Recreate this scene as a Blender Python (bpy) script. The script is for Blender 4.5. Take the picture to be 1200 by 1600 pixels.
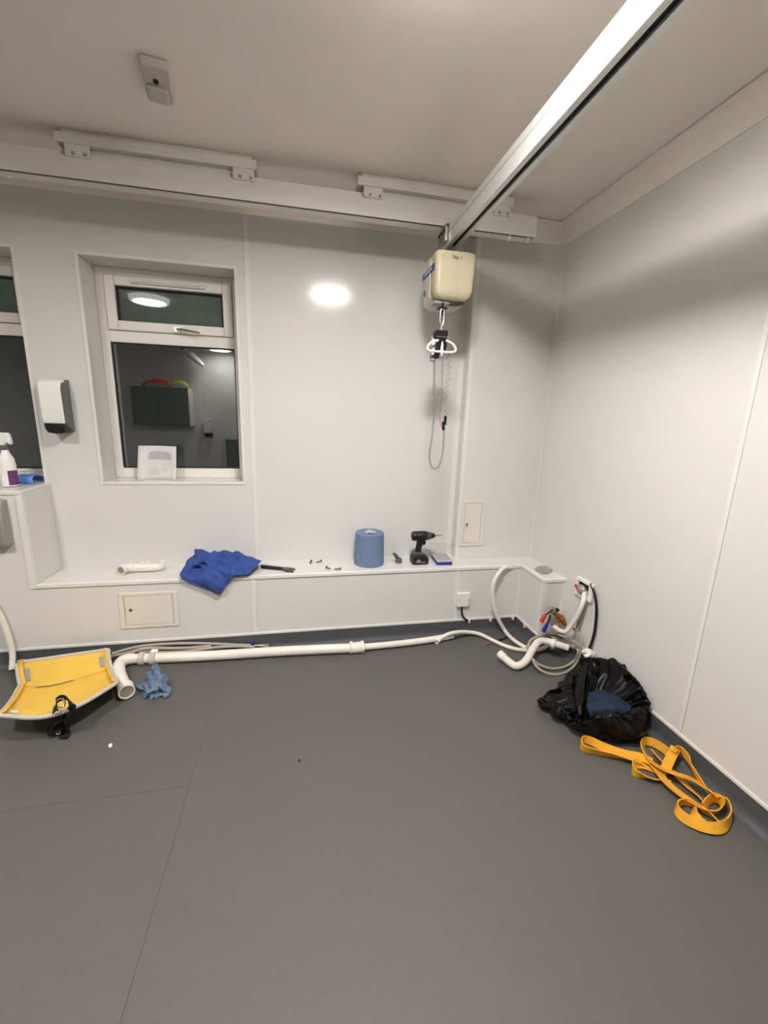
import bpy, math, random
from mathutils import Vector, Matrix, noise
random.seed(7)
for o in list(bpy.data.objects): bpy.data.objects.remove(o, do_unlink=True)
SC = bpy.context.scene
COL = SC.collection
PI = math.pi

# ------------------------------------------------------------------ camera, world, exposure
cam_d = bpy.data.cameras.new('camera'); cam = bpy.data.objects.new('camera', cam_d); COL.objects.link(cam)
cam_d.sensor_fit = 'VERTICAL'; cam_d.sensor_height = 24.0; cam_d.lens = 654.186/1600*24.0
cam_d.clip_start = 0.02; cam_d.clip_end = 60
_R = Vector((0.979945, -0.19677909, 0.03139729)); _U = Vector((0.01313139, 0.22099038, 0.97518758)); _F = Vector((0.19883503, 0.9552179, -0.2191424))
cam.matrix_world = Matrix(((_R.x, _U.x, -_F.x, 0.0), (_R.y, _U.y, -_F.y, -2.541), (_R.z, _U.z, -_F.z, 1.35), (0, 0, 0, 1)))
SC.camera = cam
world = bpy.data.worlds.new('night_sky'); SC.world = world; world.use_nodes = True
world.node_tree.nodes['Background'].inputs[0].default_value = (0.35, 0.5, 0.6, 1)
world.node_tree.nodes['Background'].inputs[1].default_value = 0.006
vs = SC.view_settings
vs.view_transform = 'Standard'; vs.look = 'None'; vs.gamma = 1.0; vs.use_curve_mapping = False
vs.exposure = 1.38
LAMP_STRENGTH = 40.0
LAMP_COLOUR = (1.0, 0.965, 0.925)

# ------------------------------------------------------------------ helpers
def srgb(r, g, b):
    f = lambda c: (c/255/12.92) if c/255 <= 0.04045 else ((c/255+0.055)/1.055)**2.4
    return (f(r), f(g), f(b), 1.0)

def mat(name, col, rough=0.5, metal=0.0, spec=0.5, var=0.0, vscale=8.0, bump=0.0, bscale=60.0, emit=None, strength=0.0, trans=0.0, ior=1.45, coat=0.0, rvar=0.0):
    m = bpy.data.materials.new(name); m.use_nodes = True
    nt = m.node_tree; b = nt.nodes['Principled BSDF']
    b.inputs['Base Color'].default_value = col
    b.inputs['Roughness'].default_value = rough; b.inputs['Metallic'].default_value = metal
    b.inputs['Specular IOR Level'].default_value = spec; b.inputs['IOR'].default_value = ior
    b.inputs['Transmission Weight'].default_value = trans; b.inputs['Coat Weight'].default_value = coat
    if emit: b.inputs['Emission Color'].default_value = (*emit, 1); b.inputs['Emission Strength'].default_value = strength
    if var or bump or rvar:
        tc = nt.nodes.new('ShaderNodeTexCoord')
        n = nt.nodes.new('ShaderNodeTexNoise'); n.inputs['Scale'].default_value = vscale; n.inputs['Detail'].default_value = 5
        nt.links.new(tc.outputs['Object'], n.inputs['Vector'])
        if var:
            r = nt.nodes.new('ShaderNodeValToRGB')
            lo = tuple(max(0, c*(1-var)) for c in col[:3])+(1,); hi = tuple(min(1, c*(1+var)) for c in col[:3])+(1,)
            r.color_ramp.elements[0].color = lo; r.color_ramp.elements[1].color = hi
            r.color_ramp.elements[0].position = 0.3; r.color_ramp.elements[1].position = 0.7
            nt.links.new(n.outputs['Fac'], r.inputs['Fac']); nt.links.new(r.outputs['Color'], b.inputs['Base Color'])
        if rvar:
            mr = nt.nodes.new('ShaderNodeMapRange'); mr.inputs['To Min'].default_value = rough-rvar; mr.inputs['To Max'].default_value = rough+rvar
            nt.links.new(n.outputs['Fac'], mr.inputs['Value']); nt.links.new(mr.outputs['Result'], b.inputs['Roughness'])
        if bump:
            n2 = nt.nodes.new('ShaderNodeTexNoise'); n2.inputs['Scale'].default_value = bscale; n2.inputs['Detail'].default_value = 3
            nt.links.new(tc.outputs['Object'], n2.inputs['Vector'])
            bp = nt.nodes.new('ShaderNodeBump'); bp.inputs['Strength'].default_value = bump; bp.inputs['Distance'].default_value = 0.002
            nt.links.new(n2.outputs['Fac'], bp.inputs['Height']); nt.links.new(bp.outputs['Normal'], b.inputs['Normal'])
    return m

M = dict(
    pvc=mat('white_pvc_panel', srgb(221, 219, 216), 0.14, spec=0.3, var=0.012, vscale=2.5, rvar=0.02),
    trim=mat('white_pvc_trim', srgb(230, 227, 221), 0.3, var=0.01),
    ceil=mat('ceiling_paint', srgb(244, 236, 225), 0.7, var=0.012, vscale=4, bump=0.05, bscale=200),
    floor=mat('grey_vinyl', srgb(91, 89, 86), 0.55, var=0.05, vscale=90, bump=0.18, bscale=420, rvar=0.06),
    cove=mat('dark_grey_vinyl', srgb(82, 83, 86), 0.55, var=0.05, vscale=60),
    weld=mat('vinyl_weld', srgb(78, 76, 74), 0.6),
    scuff=mat('scuff_mark', srgb(96, 94, 96), 0.5),
    upvc=mat('white_upvc', srgb(238, 233, 226), 0.3),
    gasket=mat('black_gasket', srgb(22, 24, 24), 0.6),
    glass=mat('window_glass', (0.93, 0.97, 0.95, 1), 0.0, trans=1.0, ior=2.3),
    obscure=mat('frosted_vent_glass', (0.13, 0.18, 0.15, 1), 0.02, trans=0.3, ior=1.8, var=0.12, vscale=14),
    pframe=mat('access_panel_white', srgb(226, 220, 209), 0.4),
    dark=mat('dark_gap', srgb(14, 14, 15), 0.7),
    black=mat('black_plastic', srgb(20, 21, 22), 0.4, var=0.08, vscale=40),
    rubber=mat('black_rubber', srgb(16, 16, 18), 0.5),
    strap=mat('black_webbing', srgb(14, 14, 15), 0.8, bump=0.5, bscale=500),
    chrome=mat('bright_steel', srgb(200, 200, 196), 0.25, 1.0),
    alu=mat('anodised_aluminium', srgb(222, 222, 220), 0.35, 0.55, var=0.03, vscale=30),
    white_rail=mat('white_painted_rail', srgb(228, 224, 217), 0.35, var=0.01),
    cream=mat('cream_plastic', srgb(200, 189, 160), 0.35, var=0.012),
    cream2=mat('grey_cream_plastic', srgb(204, 198, 187), 0.4),
    blue_label=mat('blue_print', srgb(28, 70, 150), 0.4),
    ink=mat('black_print', srgb(30, 30, 32), 0.5),
    white=mat('white_plastic', srgb(238, 236, 230), 0.3),
    whitepipe=mat('white_waste_pipe', srgb(236, 230, 220), 0.3, var=0.02, vscale=12),
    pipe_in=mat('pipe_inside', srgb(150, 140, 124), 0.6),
    greyhose=mat('grey_braided_hose', srgb(166, 158, 146), 0.45, var=0.12, vscale=260, bump=0.4, bscale=500),
    greyp=mat('grey_plastic', srgb(150, 150, 146), 0.4, var=0.03),
    dgrey=mat('smoked_grey_plastic', srgb(92, 96, 90), 0.35, var=0.05),
    bluecloth=mat('royal_blue_cloth', srgb(50, 74, 142), 0.85, var=0.1, vscale=18, bump=0.5, bscale=350),
    navy=mat('dark_blue_cloth', srgb(20, 40, 64), 0.8, var=0.12, vscale=30, bump=0.4, bscale=300),
    paperblue=mat('blue_paper', srgb(112, 131, 164), 0.9, var=0.04, vscale=60, bump=0.4, bscale=200),
    rag=mat('blue_tissue', srgb(104, 124, 150), 0.9, var=0.1, vscale=30, bump=0.3, bscale=250),
    drillbody=mat('drill_black', srgb(26, 28, 29), 0.42, var=0.08, vscale=50, bump=0.3, bscale=300),
    drillgrey=mat('drill_grey', srgb(74, 78, 76), 0.4),
    boxblue=mat('blue_box_plastic', srgb(26, 46, 150), 0.35),
    lidclear=mat('clear_lid', srgb(186, 184, 188), 0.25, var=0.08, vscale=80),
    yellow=mat('yellow_padding', srgb(228, 186, 78), 0.7, var=0.06, vscale=9, bump=0.3, bscale=160),
    piping=mat('grey_piping', srgb(196, 190, 184), 0.6),
    webbing=mat('yellow_webbing', srgb(232, 166, 40), 0.75, var=0.1, vscale=25, bump=0.5, bscale=400),
    bag=mat('black_bin_bag', srgb(5, 5, 6), 0.34, spec=0.3, bump=0.2, bscale=90),
    red=mat('red_plastic', srgb(214, 42, 38), 0.4),
    bluelever=mat('blue_plastic_lever', srgb(34, 40, 140), 0.4),
    brass=mat('brass_copper', srgb(176, 124, 70), 0.35, 0.85, var=0.15, vscale=60),
    nickel=mat('nickel_fitting', srgb(176, 168, 150), 0.35, 0.8, var=0.1, vscale=40),
    redwire=mat('red_wire', srgb(150, 52, 58), 0.5),
    paper=mat('white_paper', srgb(214, 213, 212), 0.8),
    print_=mat('grey_print', srgb(150, 150, 150), 0.8),
    purple=mat('purple_label', srgb(104, 50, 110), 0.5),
    wipes=mat('blue_wipes_pack', srgb(92, 138, 214), 0.4, var=0.05),
    plate=mat('grey_metal_plate', srgb(168, 166, 160), 0.4, 0.4, var=0.1, vscale=60),
    lamp=mat('lamp_diffuser', (0.9, 0.9, 0.88, 1), 0.5, emit=LAMP_COLOUR, strength=LAMP_STRENGTH*0.7),
    lamp_mid=mat('mid_lamp_diffuser', (0.9, 0.9, 0.88, 1), 0.5, emit=LAMP_COLOUR, strength=LAMP_STRENGTH*1.7),
    lamp_bright=mat('bright_lamp_diffuser', (0.9, 0.9, 0.88, 1), 0.5, emit=LAMP_COLOUR, strength=LAMP_STRENGTH*2.1),
    lamprim=mat('added_glow_lamp_rim', srgb(232, 230, 224), 0.4, emit=LAMP_COLOUR, strength=1.2),  # weak rim glow added to brighten the ceiling beside the lamp
    lamprim_bright=mat('bright_added_glow_lamp_rim', srgb(232, 230, 224), 0.4, emit=LAMP_COLOUR, strength=11.0),  # stronger added glow, putting a bright patch on the nearby ceiling
    cabinet=mat('grey_cabinet_laminate', srgb(116, 120, 108), 0.45),
    yellowgreen=mat('lime_fabric', srgb(206, 214, 60), 0.8, var=0.1, vscale=25),
    redfab=mat('orange_red_fabric', srgb(226, 62, 40), 0.8, var=0.1, vscale=25),
    plaster=mat('rough_plaster', srgb(120, 112, 102), 0.9, var=0.2, vscale=40),
    sheen=mat('sensor_beige', srgb(196, 188, 178), 0.5),
)

def cr(p0, p1, p2, p3, t):
    return 0.5*((2*p1)+(p2-p0)*t+(2*p0-5*p1+4*p2-p3)*t*t+(3*p1-p0-3*p2+p3)*t*t*t)

def spline(pts, k=6, closed=False):
    P = [Vector(p) for p in pts]; n = len(P); out = []
    if n < 3 and not closed: return P
    for i in range(n if closed else n-1):
        if closed: a, b, c, d = P[(i-1) % n], P[i], P[(i+1) % n], P[(i+2) % n]
        else: a, b, c, d = P[max(i-1, 0)], P[i], P[i+1], P[min(i+2, n-1)]
        for j in range(k): out.append(cr(a, b, c, d, j/k))
    if not closed: out.append(P[-1])
    return out

class MB:
    def __init__(s): s.v = []; s.f = []
    def add(s, vs, fs):
        o = len(s.v); s.v += [Vector(v) for v in vs]; s.f += [tuple(i+o for i in f) for f in fs]; return s
    def box(s, x0, x1, y0, y1, z0, z1, rz=0.0, c=None):
        vs = [Vector((x, y, z)) for z in (z0, z1) for y in (y0, y1) for x in (x0, x1)]
        if rz:
            c = Vector((c[0], c[1], 0)) if c else Vector(((x0+x1)/2, (y0+y1)/2, 0)); R = Matrix.Rotation(rz, 3, 'Z')
            vs = [R @ (v-c)+c for v in vs]
        return s.add(vs, [(0, 2, 3, 1), (4, 5, 7, 6), (0, 1, 5, 4), (2, 6, 7, 3), (0, 4, 6, 2), (1, 3, 7, 5)])
    def tube(s, pts, r, n=10, k=5, closed=False, caps=True, hollow=None):
        P = spline(pts, k, closed) if k > 1 else [Vector(p) for p in pts]
        N = len(P); rad = r if isinstance(r, (list, tuple)) else None
        up = None; rings = []
        for i, p in enumerate(P):
            if closed: t = P[(i+1) % N]-P[i-1]
            else: t = P[min(i+1, N-1)]-P[max(i-1, 0)]
            if t.length < 1e-9: t = Vector((0, 0, 1))
            t.normalize()
            if up is None:
                up = Vector((0, 0, 1)) if abs(t.z) < 0.9 else Vector((1, 0, 0))
            a = t.cross(up)
            if a.length < 1e-6: a = t.cross(Vector((0, 1, 0)))
            a.normalize(); up = a.cross(t).normalized()
            if rad: u = i/(N-1)*(len(rad)-1); q = int(min(u, len(rad)-2)); rr = rad[q]+(rad[q+1]-rad[q])*(u-q)
            else: rr = r
            rings.append([p+(a*math.cos(2*PI*j/n)+up*math.sin(2*PI*j/n))*rr for j in range(n)])
        vs = [v for R in rings for v in R]; fs = []
        for i in range(N if closed else N-1):
            i2 = (i+1) % N
            for j in range(n): fs.append((i*n+j, i*n+(j+1) % n, i2*n+(j+1) % n, i2*n+j))
        if not closed and caps:
            fs.append(tuple(range(n-1, -1, -1)))
            if hollow is None: fs.append(tuple((N-1)*n+j for j in range(n)))
        s.add(vs, fs)
        if hollow:   # open end at the last point: a wall of the given thickness and a bore
            c = P[-1]; t = (P[-1]-P[-2]).normalized(); last = rings[-1]
            inner = [c+(v-c)*hollow for v in last]; deep = [v-t*0.03 for v in inner]
            s.add(last+inner+deep, [(j, (j+1) % n, n+(j+1) % n, n+j) for j in range(n)]+[(n+j, n+(j+1) % n, 2*n+(j+1) % n, 2*n+j) for j in range(n)]+[tuple(2*n+j for j in range(n))])
        return s
    def cyl(s, p0, p1, r, n=16, r2=None):
        return s.tube([p0, p1], [r, r if r2 is None else r2], n=n, k=1)
    def lathe(s, prof, c=(0, 0, 0), axis='Z', n=24):
        c = Vector(c); N = len(prof); vs = []
        for (r, h) in prof:
            for j in range(n):
                a = 2*PI*j/n; x, y = r*math.cos(a), r*math.sin(a)
                vs.append(c+(Vector((x, y, h)) if axis == 'Z' else Vector((h, x, y)) if axis == 'X' else Vector((y, h, x))))
        fs = [(i*n+j, i*n+(j+1) % n, (i+1)*n+(j+1) % n, (i+1)*n+j) for i in range(N-1) for j in range(n)]
        fs.append(tuple(range(n-1, -1, -1))); fs.append(tuple((N-1)*n+j for j in range(n)))
        return s.add(vs, fs)
    def prism(s, poly, axis, a, b):
        def P(u, w, h): return {'X': (h, u, w), 'Y': (u, h, w), 'Z': (u, w, h)}[axis]
        n = len(poly)
        return s.add([P(u, w, a) for u, w in poly]+[P(u, w, b) for u, w in poly],
                     [tuple(range(n-1, -1, -1)), tuple(range(n, 2*n))]+[(i, (i+1) % n, n+(i+1) % n, n+i) for i in range(n)])
    def ell(s, c, r, nu=14, nv=8):
        c = Vector(c); vs = []
        for i in range(1, nv):
            th = PI*i/nv
            for j in range(nu): a = 2*PI*j/nu; vs.append(c+Vector((r[0]*math.sin(th)*math.cos(a), r[1]*math.sin(th)*math.sin(a), r[2]*math.cos(th))))
        o = len(vs); vs += [c+Vector((0, 0, r[2])), c-Vector((0, 0, r[2]))]
        fs = [(i*nu+j, i*nu+(j+1) % nu, (i+1)*nu+(j+1) % nu, (i+1)*nu+j) for i in range(nv-2) for j in range(nu)]
        fs += [(o, (j+1) % nu, j) for j in range(nu)]+[(o+1, (nv-2)*nu+j, (nv-2)*nu+(j+1) % nu) for j in range(nu)]
        return s.add(vs, fs)
    def grid(s, G, closed=False):
        m, n = len(G), len(G[0]); fs = []
        for i in range(m-1):
            for j in range(n if closed else n-1):
                j2 = (j+1) % n; fs.append((i*n+j, i*n+j2, (i+1)*n+j2, (i+1)*n+j))
        return s.add([p for r in G for p in r], fs)
    def ribbon(s, pts, width, tilts, thick=0.003, k=7):
        """flat webbing along a path; tilt 0 = lying flat, 90 = standing on edge"""
        P = spline(pts, k); N = len(P); G = []
        T = [x[0] for x in spline([(t, 0, 0) for t in tilts], k)]
        for i, p in enumerate(P):
            t = (P[min(i+1, N-1)]-P[max(i-1, 0)]).normalized()
            side = t.cross(Vector((0, 0, 1)))
            side = side.normalized() if side.length > 1e-4 else Vector((1, 0, 0))
            up = side.cross(t).normalized(); a = math.radians(T[i])
            w = side*math.cos(a)+up*math.sin(a); nrm = w.cross(t).normalized()
            h = width/2; q = thick/2
            G.append([p-w*h-nrm*q, p+w*h-nrm*q, p+w*h+nrm*q, p-w*h+nrm*q])
        s.grid(G, closed=True)
        o = len(s.v)-4*N
        s.f += [(o, o+1, o+2, o+3), (o+4*N-1, o+4*N-2, o+4*N-3, o+4*N-4)]
        return s

WL = {}
def wl(o): return WL.get(o.name, Vector((0, 0, 0)))

def obj(name, mb, material, parent=None, smooth=False, bevel=0.0, solid=0.0, sub=0, seg=2, offset=-1):
    org = wl(parent) if parent else Vector((0, 0, 0))
    me = bpy.data.meshes.new(name)
    me.from_pydata([tuple(v-org) for v in mb.v], [], mb.f); me.validate(); me.update()
    me.materials.append(M[material] if isinstance(material, str) else material)
    o = bpy.data.objects.new(name, me); COL.objects.link(o)
    if parent: o.parent = parent
    WL[o.name] = org
    if smooth:
        me.shade_smooth()
        if smooth != 'all': me.set_sharp_from_angle(angle=math.radians(40))
    if solid:
        m = o.modifiers.new('thickness', 'SOLIDIFY'); m.thickness = solid; m.offset = offset
    if bevel:
        m = o.modifiers.new('bevel', 'BEVEL'); m.width = bevel; m.segments = seg; m.limit_method = 'ANGLE'
        me.shade_smooth(); me.set_sharp_from_angle(angle=math.radians(30)); m.harden_normals = False
    if sub:
        m = o.modifiers.new('subdivision', 'SUBSURF'); m.levels = sub; m.render_levels = sub
    return o

def tag(o, label, cat, group=None, kind=None):
    o['label'] = label; o['category'] = cat
    if group: o['group'] = group
    if kind: o['kind'] = kind
    return o

def thing(name, label, cat, loc=(0, 0, 0), group=None):
    o = bpy.data.objects.new(name, None); COL.objects.link(o); o.location = loc; o.empty_display_size = 0.05
    WL[o.name] = Vector(loc)
    return tag(o, label, cat, group)

def solo(name, mb, material, label, cat, group=None, **kw):
    """one-mesh thing, its origin at the foot of the mesh"""
    n = len(mb.v); c = sum((v for v in mb.v), Vector())/n; c.z = min(v.z for v in mb.v)
    mb.v = [v-c for v in mb.v]
    o = obj(name, mb, material, None, **kw); o.location = c
    return tag(o, label, cat, group)

def struct(name, mb=None, material=None, label=None, loc=(0, 0, 0), cat=None, **kw):
    if mb is None:
        o = bpy.data.objects.new(name, None); COL.objects.link(o); o.location = loc; WL[o.name] = Vector(loc)
    else: o = obj(name, mb, material, None, **kw)
    o['kind'] = 'structure'
    if label: o['label'] = label
    if cat: o['category'] = cat
    return o

def dup(o, parent=None):
    c = o.copy(); COL.objects.link(c); WL[c.name] = wl(o)
    if parent: c.parent = parent
    for ch in [x for x in bpy.data.objects if x.parent == o]: dup(ch, c)
    return c

def text(name, body, size, loc, material, parent, rot=(PI/2, 0, 0)):
    cu = bpy.data.curves.new(name, 'FONT'); cu.body = body; cu.size = size; cu.extrude = 0.0003; cu.align_x = 'CENTER'; cu.align_y = 'CENTER'
    cu.materials.append(M[material])
    tmp = bpy.data.objects.new('lettering', cu); me = bpy.data.meshes.new_from_object(tmp); bpy.data.objects.remove(tmp); me.materials.clear(); me.materials.append(M[material])
    o = bpy.data.objects.new(name, me); COL.objects.link(o); o.parent = parent; o.rotation_euler = rot
    o.location = Vector(loc)-wl(parent); return o

def cells(mb, x0, x1, z0, z1, holes, y0, y1):
    """solid slab in the XZ plane with rectangular openings"""
    xs = sorted({x0, x1, *[h[0] for h in holes if x0 < h[0] < x1], *[h[1] for h in holes if x0 < h[1] < x1]})
    zs = sorted({z0, z1, *[h[2] for h in holes if z0 < h[2] < z1], *[h[3] for h in holes if z0 < h[3] < z1]})
    idx = {}; vs = []; fs = []
    def V(i, k, y):
        key = (i, k, y)
        if key not in idx: idx[key] = len(vs); vs.append((xs[i], y, zs[k]))
        return idx[key]
    nx, nz = len(xs)-1, len(zs)-1
    def full(i, k):
        if not (0 <= i < nx and 0 <= k < nz): return False
        cx, cz = (xs[i]+xs[i+1])/2, (zs[k]+zs[k+1])/2
        return not any(h[0] < cx < h[1] and h[2] < cz < h[3] for h in holes)
    for i in range(nx):
        for k in range(nz):
            if not full(i, k): continue
            fs.append((V(i, k, y0), V(i+1, k, y0), V(i+1, k+1, y0), V(i, k+1, y0)))
            fs.append((V(i, k, y1), V(i, k+1, y1), V(i+1, k+1, y1), V(i+1, k, y1)))
            if not full(i-1, k): fs.append((V(i, k, y0), V(i, k+1, y0), V(i, k+1, y1), V(i, k, y1)))
            if not full(i+1, k): fs.append((V(i+1, k, y0), V(i+1, k, y1), V(i+1, k+1, y1), V(i+1, k+1, y0)))
            if not full(i, k-1): fs.append((V(i, k, y0), V(i, k, y1), V(i+1, k, y1), V(i+1, k, y0)))
            if not full(i, k+1): fs.append((V(i, k+1, y0), V(i+1, k+1, y0), V(i+1, k+1, y1), V(i, k+1, y1)))
    return mb.add(vs, fs)

def patch(rows, ku=6, kv=6, closed=False):
    """smooth surface through a grid of control points"""
    A = [spline(r, ku, closed) for r in rows]
    cols = list(zip(*A)); B = [spline(c, kv) for c in cols]
    return [list(r) for r in zip(*B)]

def ridged(p, sc, oct_=3):
    v = 0; a = 1.0
    for i in range(oct_):
        v += a*(1-abs(noise.noise(p*sc*(2**i)+Vector((3.1*i, 1.7, 0)))*2)); a *= 0.5
    return v/1.75-0.5

def crumple(G, amp, sc, closed=False, amp2=0.0, sc2=0.0, keep=None, dom=None):
    m, n = len(G), len(G[0]); out = []
    for i in range(m):
        row = []
        for j in range(n):
            a = G[max(i-1, 0)][j]; b = G[min(i+1, m-1)][j]
            c = G[i][(j-1) % n] if closed else G[i][max(j-1, 0)]; d = G[i][(j+1) % n] if closed else G[i][min(j+1, n-1)]
            nr = (b-a).cross(d-c)
            nr = nr.normalized() if nr.length > 1e-9 else Vector((0, 0, 1))
            w = keep(i/(m-1), j/max(n-1, 1)) if keep else 1.0
            p = G[i][j]; q = p+nr*(ridged(dom(i/(m-1), j/n, p) if dom else p, sc)*amp*w)
            if amp2: q = q+nr*(noise.noise(p*sc2)*amp2*w)
            row.append(q)
        out.append(row)
    return out

# ------------------------------------------------------------------ dimensions of the room
ZF = 0.02
XR = 1.5255; XL = -4.4; YR = -5.6; ZT = 0.1094; ZP = 2.352; ZC = 2.44
LEDGE_Y = -0.2473; LEDGE_Z = 0.4666; XB = -1.315; XBOX = 1.385; YBOX = -0.50; COLX = 0.994; COLY = -0.09
W1 = (-1.0506, -0.319, 0.9585, 2.0886); W2 = (-2.45, -1.335, 0.951, 2.0886)

# ------------------------------------------------------------------ floor: sheets of vinyl with welded seams
fl = struct('floor', MB().box(XL-0.1, XR+0.1, YR-0.1, 0.1, ZF-0.1, ZF-0.001), 'weld', 'mid grey safety vinyl floor in welded sheets')
SX, SY = -0.404, -1.165
for (a, b, c, d) in ((SX+0.001, XR, YR, LEDGE_Y), (XL, SX-0.001, SY+0.0006, LEDGE_Y), (XL, SX-0.001, YR, SY-0.0006)):
    obj('vinyl_sheet', MB().box(a, b, c, d, ZF-0.001, ZF), 'floor', fl)

# ------------------------------------------------------------------ ceiling and coving
struct('ceiling', MB().box(XL-0.1, XR+0.1, YR-0.1, 0.1, ZC, ZC+0.1), 'ceil', 'plain white painted ceiling')
CV = 0.085
def cove_profile(n=8):
    P = [(0, 0)]                                    # (out from wall, up from ZP)
    for i in range(n+1):
        a = PI/2*i/n; P.append((CV-CV*math.cos(a)+0.004 if i < n else CV, CV*math.sin(a)))
    P.append((0, CV+0.003)); return P
cp = cove_profile()
struct('trim_1', MB().prism([(-u, ZP+w) for u, w in cp], 'X', XL, COLX+0.02), 'ceil', 'white plaster coving over the window wall', smooth=True)
struct('trim_2', MB().prism([(COLY-u, ZP+w) for u, w in cp], 'X', COLX, XR), 'ceil', 'short white coving over the corner boxing', smooth=True)
struct('trim_3', MB().prism([(XR-u, ZP+w) for u, w in cp], 'Y', YR, COLY), 'ceil', 'white plaster coving along the right wall', smooth=True)

# ------------------------------------------------------------------ walls
wb = struct('wall_back', cells(MB(), XL-0.1, XR+0.1, 0.0, ZC, [(W1[0], W1[1], W1[2], W1[3]), W2], 0.006, 0.36), 'pvc', 'white hygienic panelled wall with the window')
obj('wall_panel', cells(MB(), XL, -0.252, 0.0, ZP, [W1, W2], 0.0, 0.006), 'pvc', wb)
obj('wall_panel', MB().box(-0.252, COLX, 0.0, 0.006, 0.0, ZP), 'pvc', wb)
obj('joint_strip', MB().box(-0.266, -0.240, -0.0035, 0.0, LEDGE_Z, ZP), 'trim', wb, bevel=0.0015)
obj('corner_strip', MB().box(COLX-0.034, COLX, -0.003, 0.0, LEDGE_Z, ZP), 'trim', wb)

wr = struct('wall_right', MB().box(XR+0.006, XR+0.15, YR-0.1, 0.1, 0.0, ZC), 'pvc', 'white hygienic panelled wall on the right')
TR = -1.332
HOLE = [(1.526,-0.626,0.503),(1.526,-0.733,0.47)]
hy0, hy1 = min(HOLE[0][1], HOLE[1][1]), max(HOLE[0][1], HOLE[1][1]); hz0, hz1 = min(HOLE[0][2], HOLE[1][2]), max(HOLE[0][2], HOLE[1][2])
def yz_panel(y0, y1, holes=()):
    m = cells(MB(), y0, y1, 0.0, ZP, list(holes), 0.0, 0.006)
    m.v = [Vector((XR+v.y, v.x, v.z)) for v in m.v]; return m
obj('wall_panel', yz_panel(TR, COLY), 'pvc', wr)
obj('wall_panel', yz_panel(-3.78, TR), 'pvc', wr)
obj('wall_panel', yz_panel(YR, -3.78), 'pvc', wr)
obj('joint_strip', MB().box(XR-0.0035, XR, TR-0.009, TR+0.009, ZT, ZP), 'trim', wr, bevel=0.0015)
obj('joint_strip', MB().box(XR-0.0035, XR, -3.78-0.014, -3.78+0.014, ZT, ZP), 'trim', wr, bevel=0.0015)
obj('corner_strip', MB().box(XR-0.004, XR, COLY-0.016, COLY, LEDGE_Z, ZP), 'trim', wr)
struct('wall_left', MB().box(XL-0.15, XL, YR-0.1, 0.1, 0.0, ZC), 'pvc', 'white wall on the far left')
wz = struct('wall_rear', MB().box(XL-0.1, XR+0.1, YR-0.15, YR, 0.0, ZC), 'pvc', 'white wall behind the viewpoint, seen in the window reflection')
obj('joint_strip', MB().box(-1.765, -1.74, YR, YR+0.004, ZT, ZP), 'trim', wz)

# ------------------------------------------------------------------ coved vinyl upstand (skirting) and its white capping
def skirt(L=0.035, n=5):
    P = [(0.004, ZT), (-0.03, ZT), (-0.03, ZF-0.002), (L+0.005, ZF-0.002), (L+0.005, ZF+0.0005)]
    for i in range(n+1):
        a = PI/2*i/n; P.append((L+0.001-(L-0.003)*math.sin(a), ZF+0.001+L-L*math.cos(a)))
    return P
sk = skirt()
def baseboard(name, m, label):
    return struct(name, m, 'cove', label, smooth=True)
baseboard('baseboard_back', MB().prism([(LEDGE_Y-u, w) for u, w in sk], 'X', XL, XBOX), 'dark grey coved vinyl upstand below the long ledge')
baseboard('baseboard_box', MB().prism([(XBOX-u, w) for u, w in sk], 'Y', YBOX, LEDGE_Y), 'dark grey coved vinyl upstand on the side of the corner box')
baseboard('baseboard_front', MB().prism([(YBOX-u, w) for u, w in sk], 'X', XBOX, XR), 'dark grey coved vinyl upstand on the end of the corner box')
br_ = baseboard('baseboard_right', MB().prism([(XR-u, w) for u, w in sk], 'Y', YR, YBOX), 'dark grey coved vinyl upstand along the right wall')
obj('capping_strip', MB().box(XR-0.007, XR, YR, YBOX, ZT, ZT+0.016), 'trim', br_, bevel=0.003)

# ------------------------------------------------------------------ boxed-in ledge below the window wall
lg = thing('boxed_ledge', 'long low white boxed-in ledge running below the window wall', 'ledge', (0.0, LEDGE_Y, 0.0))
def bx(*a): return MB().box(*a)
for a, b in ((XL, -0.257), (-0.257, 0.956), (0.956, XBOX)):
    obj('front_panel', bx(a, b, LEDGE_Y, LEDGE_Y+0.02, 0.0, LEDGE_Z-0.012), 'pvc', lg)
for x in (-0.257, 0.956):
    obj('joint_strip', bx(x-0.013, x+0.013, LEDGE_Y-0.0035, LEDGE_Y, ZT+0.016, LEDGE_Z-0.016), 'trim', lg, bevel=0.0015)
obj('ledge_top', bx(XB, XR, LEDGE_Y, 0.0, LEDGE_Z-0.012, LEDGE_Z), 'pvc', lg)
obj('edge_strip', bx(XB+0.004, XBOX, LEDGE_Y-0.006, LEDGE_Y+0.012, LEDGE_Z-0.018, LEDGE_Z+0.0025), 'trim', lg, bevel=0.003)
obj('capping_strip', bx(XL, XBOX, LEDGE_Y-0.007, LEDGE_Y, ZT, ZT+0.016), 'trim', lg, bevel=0.003)
obj('corner_strip', bx(XBOX-0.014, XBOX, LEDGE_Y-0.004, LEDGE_Y, ZT+0.016, LEDGE_Z-0.018), 'trim', lg)
for q in [(1.05,-0.256,0.122),(1.195,-0.256,0.116),(1.352,-0.256,0.119)]:
    obj('pipe_clip', bx(q[0]-0.006, q[0]+0.006, -0.268, LEDGE_Y-0.004, ZT-0.012, ZT+0.012), 'trim', lg, bevel=0.002)

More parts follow.
